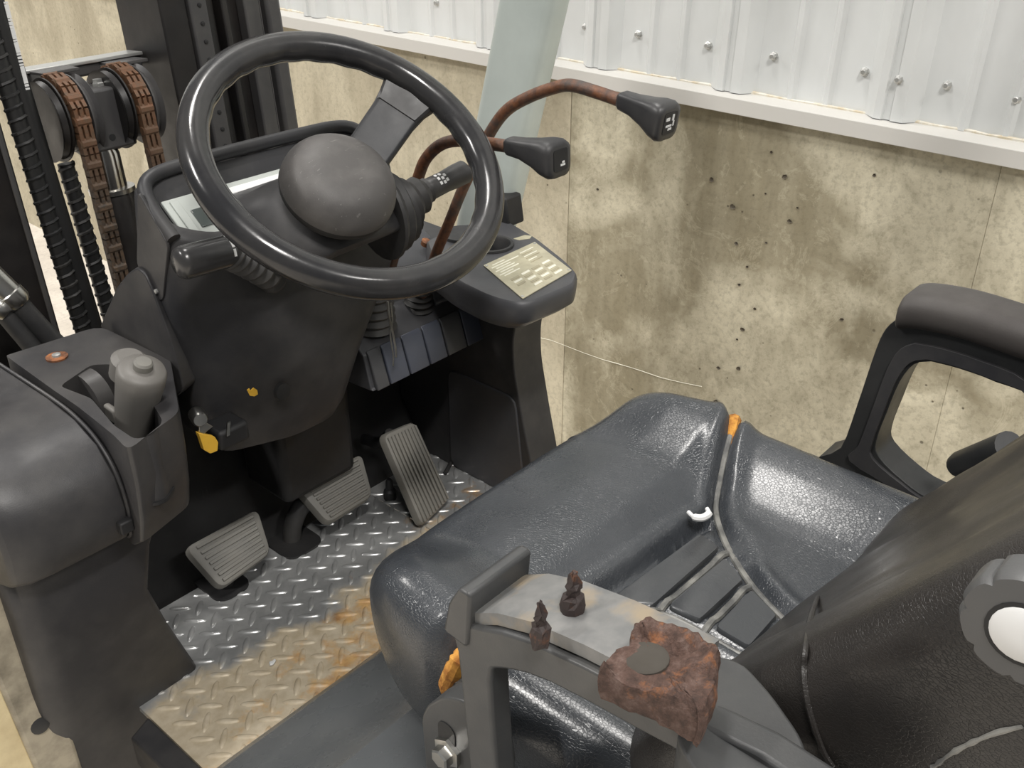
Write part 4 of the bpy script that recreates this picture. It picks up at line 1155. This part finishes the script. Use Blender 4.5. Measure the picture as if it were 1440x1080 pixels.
# backrest: leans back, left bolster nearest to the camera
BL = math.radians(36); BYAW = 0.10
BU = V3((0, -math.sin(BL), math.cos(BL))); BF = V3((0, math.cos(BL), math.sin(BL)))
B0 = V3((-0.025, 0.262, 0.41))
def back_pt(i, j):
    u, v = 2*i-1, 2*j-1
    rho = max(abs(u), abs(v)); th = math.atan2(v, u)
    n = 7.0
    c, s = math.cos(th), math.sin(th)
    ex = 0.262*math.copysign(abs(c)**(2/n), c); ey = 0.30*math.copysign(abs(s)**(2/n), s)
    r = rho/0.62
    if r <= 1:
        k = r*0.86; t = 0
    else:
        t = (r-1)/(1/0.62-1)*3; k = 0.86
        if t <= 1: k = 0.86+0.14*math.sin(t*math.pi/2)
        elif t <= 2: k = 1.0
        else: k = 1.0-0.12*(t-2)
    x, h = ex*k, ey*k
    f = 0.012*sstep(0.10, 0.19, abs(ex*min(k, 0.86)))
    if t <= 1: f -= 0.05*(1-math.cos(t*math.pi/2))
    else: f = 0.012-0.05-0.055*min(t-1, 1)-0.015*max(0, t-2)
    f -= BYAW*x
    wr = 0.0025*noise.noise(V3((x*30, h*18, f*40)))
    return B0+V3((x, 0, 0))+BU*(h+0.285)+BF*(f-0.0+wr)
bgeo = G().grid(back_pt, 110, 130); btree = surf(bgeo)
bgeo.obj('backrest', MAT['vinylb'], seat, ang=80)
# piping down the flank and worn rear seam
pp = [PS(u, v, btree, 0.0003) for u, v in ((1160,822),(1150,840),(1140,870),(1134,905),(1131,940),(1134,975),(1142,1010),(1150,1035),(1160,1060),(1172,1078))]
pp = [p for p in pp if p is not None]
G().tube(cr(pp, 6), 0.0019, 8).obj('piping', MAT['vinylb'], seat)
pp = [PS(u, v, btree, 0.0003) for u, v in ((1312,1079),(1345,1055),(1395,1032),(1438,1021))]
G().tube(cr(pp, 6), [0.0008+0.0010*random.random() for _ in range(19)], 8).obj('frayed_seam', MAT['welt'], seat)
# recliner knob
kc = PS(1470, 850, btree, 0.004)
kn = root('lumbar_knob', kc, 'grey lobed adjuster knob with pale cap on the backrest flank', 'knob')
prof_ = []
g = G()
for (s, h) in ((0.92, 0.0), (1.0, 0.004), (1.0, 0.018), (0.93, 0.022), (0.5, 0.023)):
    lp = []
    for k in range(64):
        a = 2*math.pi*k/64
        r = 0.0275*s*(1-0.09*max(0, math.cos(8*a))**6)
        lp.append(kc+V3((-h, math.cos(a)*r, math.sin(a)*r)))
    g.V += lp
n = 64
for i in range(4):
    for j in range(n): g.F.append((i*n+j, i*n+(j+1) % n, (i+1)*n+(j+1) % n, (i+1)*n+j))
g.F.append(tuple(4*n+j for j in range(n))); g.F.append(tuple(range(n))[::-1])
g.obj('knob_body', MAT['knobgrey'], kn, ang=50)
G().lathe([(0.0135,0.022),(0.0135,0.0235),(0.012,0.0245),(0.002,0.025)], kc, (-1,0,0), 24).obj('knob_cap', MAT['white'], kn)
G().lathe([(0.0155,0.0215),(0.0155,0.0233),(0.0135,0.0233)], kc, (-1,0,0), 24, False).obj('cap_ring', MAT['black'], kn)

# right armrest: pad on a D-shaped frame
ar = root('armrest', V3((0.32, 0.33, 0.36)), 'intact padded black armrest on the wall side of the seat', 'armrest')
XA = 0.32
outer = [(1262,448),(1246,462),(1232,490),(1205,570),(1182,630),(1150,650),(1250,700),(1330,740),(1500,700),(1500,520),(1440,500),(1360,468),(1300,452)]
innr = [(1330,490),(1306,494),(1286,518),(1268,560),(1253,600),(1256,622),(1290,655),(1325,678),(1380,690),(1470,640),(1470,545),(1420,518),(1370,500)]
ou = [P(u, v, x=XA-0.022) for u, v in outer]; inn = [P(u, v, x=XA+0.018)-V3((0.040,0,0)) for u, v in innr]
n = len(ou)
def ringsolid(a, b, w):
    a2 = [p+w for p in a]; b2 = [p+w for p in b]; n = len(a)
    F = []
    for i in range(n):
        j = (i+1) % n
        F += [(i, j, n+j, n+i), (2*n+i, 3*n+i, 3*n+j, 2*n+j), (i, 2*n+i, 2*n+j, j), (n+i, n+j, 3*n+j, 3*n+i)]
    return G().put(a+b+a2+b2, F)
ou = cr(ou+[ou[0]], 3)[:-1]; inn = cr(inn+[inn[0]], 3)[:-1]
ringsolid(ou, inn, V3((0.044, 0, 0))).obj('arm_frame', MAT['armframe'], ar, bevel=0.004, seg=3)
# inner web set back from the face
mid = [(a*0.45+b*0.55) for a, b in zip(ou, inn)]
ringsolid([p+V3((-0.004,0,0)) for p in mid], [p+V3((-0.004,0,0)) for p in [(a*0.08+b*0.92) for a, b in zip(ou, inn)]], V3((0.012,0,0))).obj('arm_web', MAT['pod'], ar, bevel=0.003)
ppx = [(1270,432),(1300,430),(1360,441),(1440,466),(1560,505)]
pa = [P(u, v, x=XA-0.005) for u, v in ppx]
pa = cr(pa, 8)
secs = []
for i, p in enumerate(pa):
    t = i/(len(pa)-1); k = min(1.0, math.sqrt(max(0.0, 1-(1-min(1, t/0.10))**2))*0.999+0.001)
    secs.append([p+V3((a*max(k, 0.12), 0, 0))+V3((0, 0, b*max(k, 0.12))) for a, b in rr(0, 0, 0.033, 0.0195, 0.017, 5)])
G().loft(secs).obj('arm_pad', MAT['armpad'], ar, ang=70)
# stub of a lever beyond the armrest
sb = root('recliner_handle', P(1345, 660, x=0.27), 'dark recliner handle stub showing behind the backrest edge', 'handle')
q0, q1 = P(1346, 655, x=0.30), P(1420, 628, x=0.26)
G().tube([q0-(q1-q0)*0.03, q0, q0+(q1-q0)*0.1, q1], [0.008, 0.0125, 0.0145, 0.016], 16).obj('handle_grip', MAT['armframe'], sb)

# left armrest: pad gone, bare plate with studs and a rotten remnant
al = root('armrest', V3((-0.31, 0.34, 0.40)), 'bare left armrest bracket with rusty studs, its pad torn away', 'armrest')
xo, xi = -0.338, -0.282
def A3(y, z, x): return V3((x, y, z))
# plate outline along the arm: picture points on its outer edge (x = xo) and heights on the arm's profile
plate = [(0.338,0.578),(0.318,0.590),(0.29,0.600),(0.25,0.607),(0.21,0.611),(0.192,0.612)]
secs = []
for (y, z) in plate:
    nrm = V3((0, 0.05, 1))
    secs.append([A3(y, z-0.010, xo+0.004), A3(y, z, xo+0.004), A3(y, z+0.0008, xo+0.008), A3(y, z+0.0008, xi-0.006), A3(y, z, xi-0.002), A3(y, z-0.010, xi-0.002)])
G().loft(secs).obj('arm_plate', MAT['armplate'], al, ang=40)
# front lip standing up at the nose of the arm
lipp = [(0.362,0.552),(0.356,0.580),(0.346,0.598),(0.336,0.598),(0.338,0.575),(0.340,0.550)]
G().prism(rpoly([A3(y, z, xo-0.002) for y, z in lipp], 0.003, 2), (xi-xo+0.004, 0, 0)).obj('front_lip', MAT['greyarm'], al, bevel=0.002)
# frame web: front post with hollow, lower bar
fo = [(0.362,0.560),(0.352,0.54),(0.345,0.45),(0.338,0.38),(0.33,0.30),(0.245,0.30),(0.24,0.36),(0.17,0.44),(0.10,0.50),(0.08,0.52),(0.08,0.606),(0.20,0.600),(0.29,0.588),(0.33,0.573)]
fi = [(0.318,0.545),(0.322,0.53),(0.318,0.46),(0.312,0.40),(0.305,0.36),(0.275,0.37),(0.262,0.40),(0.22,0.45),(0.17,0.50),(0.14,0.53),(0.14,0.575),(0.21,0.572),(0.27,0.565),(0.30,0.555)]
fo = cr([A3(y, z, xo) for y, z in fo]+[A3(*fo[0], xo)], 2)[:-1]; fi = cr([A3(y, z, xo) for y, z in fi]+[A3(*fi[0], xo)], 2)[:-1]
ringsolid(fo, fi, V3((0.020, 0, 0))).obj('arm_frame', MAT['greyarm'], al, bevel=0.003, seg=3)
# studs
for (u, v, s) in ((806, 854, 0.95), (760, 897, 0.78)):
    q = P(u, v, z=0.605)
    stg = G().lathe([(0.0075*s,-0.004),(0.0082*s,0.003),(0.0070*s,0.008),(0.0042*s,0.010),(0.0040*s,0.014),(0.0055*s,0.0155),(0.0045*s,0.019),(0.0026*s,0.024),(0.0015*s,0.026)], q, (0.03,0.05,1), 11)
    for k in range(len(stg.V)): stg.V[k] += V3((random.uniform(-1,1), random.uniform(-1,1), random.uniform(-1,1)))*0.0011
    stg.obj('rusty_stud', MAT['studrust'], al, smooth=False)
# rotten pad remnant
rp = [(905,880),(945,893),(990,912),(1012,925),(1008,985),(988,1032),(960,1012),(905,985),(838,958),(862,925),(884,918),(888,895)]
ZR = 0.640
base = [P(u, v, z=ZR-0.006) for u, v in rp]
cen = sum(base, Vector())/len(base)
g = G()
fine = []
for a, b in zip(base, base[1:]+base[:1]):
    for k in range(6):
        p = a+(b-a)*(k/6)
        fine.append(p+V3((random.uniform(-1,1), random.uniform(-1,1), 0))*0.0007)
loops = []
for (s, dz, am) in ((0.93,-0.019,0.001),(0.98,-0.013,0.002),(1.0,-0.006,0.002),(0.97,0.001,0.002),(0.92,0.004,0.002),(0.82,0.005,0.0026),(0.66,0.004,0.0026),(0.48,0.003,0.002),(0.30,-0.001,0.002),(0.14,-0.001,0.002)):
    lp = []
    for p in fine:
        q = cen+(p-cen)*s
        z = ZR+dz+am*2.2*noise.noise(q*90)+am*1.5*noise.noise(q*260)
        d = (V3((q.x, q.y, 0))-V3((P(908,932,z=ZR).x, P(908,932,z=ZR).y, 0))).length
        if d < 0.020 and dz > -0.004: z = z*0.2+0.8*(ZR-0.001)
        lp.append(V3((q.x, q.y, z)))
    loops.append(lp)
g.loft(loops, True, True)
g.obj('rotten_pad_remnant', MAT['rot'], al, ang=30, label='crumbling rust-brown remnant of the arm pad')
q = P(908, 932, z=ZR-0.004)
G().lathe([(0.0125,-0.012),(0.0125,0.0035),(0.011,0.0046),(0.002,0.005)], q, (0.0,0.1,1), 20).obj('washer_cup', plastic('brown_grey_cap', (0.05,0.043,0.034), 0.75, 300, 0.3, 0.3), al)
# rear root of the arm joining the seat frame
rt_ = [(985,915),(1044,930),(1085,975),(1128,1036),(1150,1110),(1000,1120),(950,1040)]
G().prism(rpoly([P(u, v, z=0.604) for u, v in rt_], 0.008, 3), (0.0, 0, -0.045)).obj('arm_root', MAT['greyarm'], al, bevel=0.006, seg=3)

# seat slide bracket with bolt at the bottom edge
sbk = root('seat_bracket', P(640, 1060, x=-0.315), 'rounded dark metal seat bracket with slot and bolt at the bottom edge', 'bracket')
bpx = [(592,1010),(600,992),(622,980),(650,985),(672,1000),(690,1040),(700,1100),(600,1100),(596,1050)]
G().prism(rpoly([P(u, v, x=-0.318) for u, v in bpx], 0.008, 4), (0.022, 0, 0)).obj('bracket_plate', MAT['greyarm'], sbk, bevel=0.004, seg=3)
q = P(632, 1050, x=-0.318)
G().prism([q+V3((-0.0008, y, z)) for y, z in rr(0.002, 0.002, 0.009, 0.022, 0.008, 5)], (0.003, 0, 0)).obj('slot', MAT['black'], sbk)
G().lathe([(0.0135,0.0),(0.0135,0.004),(0.009,0.0045),(0.0088,0.011),(0.0075,0.0125)], q+V3((0,0.0,-0.004)), (-1,0,0), 6).obj('hex_bolt', MAT['steel'], sbk, ang=20)

# small chip of debris on the floor plate
cq = P(383, 933, z=0.0025)
G().prism([cq+V3((x, y, 0)) for x, y in ((-0.006,-0.002),(-0.001,-0.004),(0.005,-0.001),(0.006,0.003),(0.001,0.002),(-0.003,0.004))], (0.001,0,0.003)).obj('debris_chip', MAT['white'], None, bevel=0.0008, label='tiny white chip of debris lying on the rusty floor plate', cat='chip')
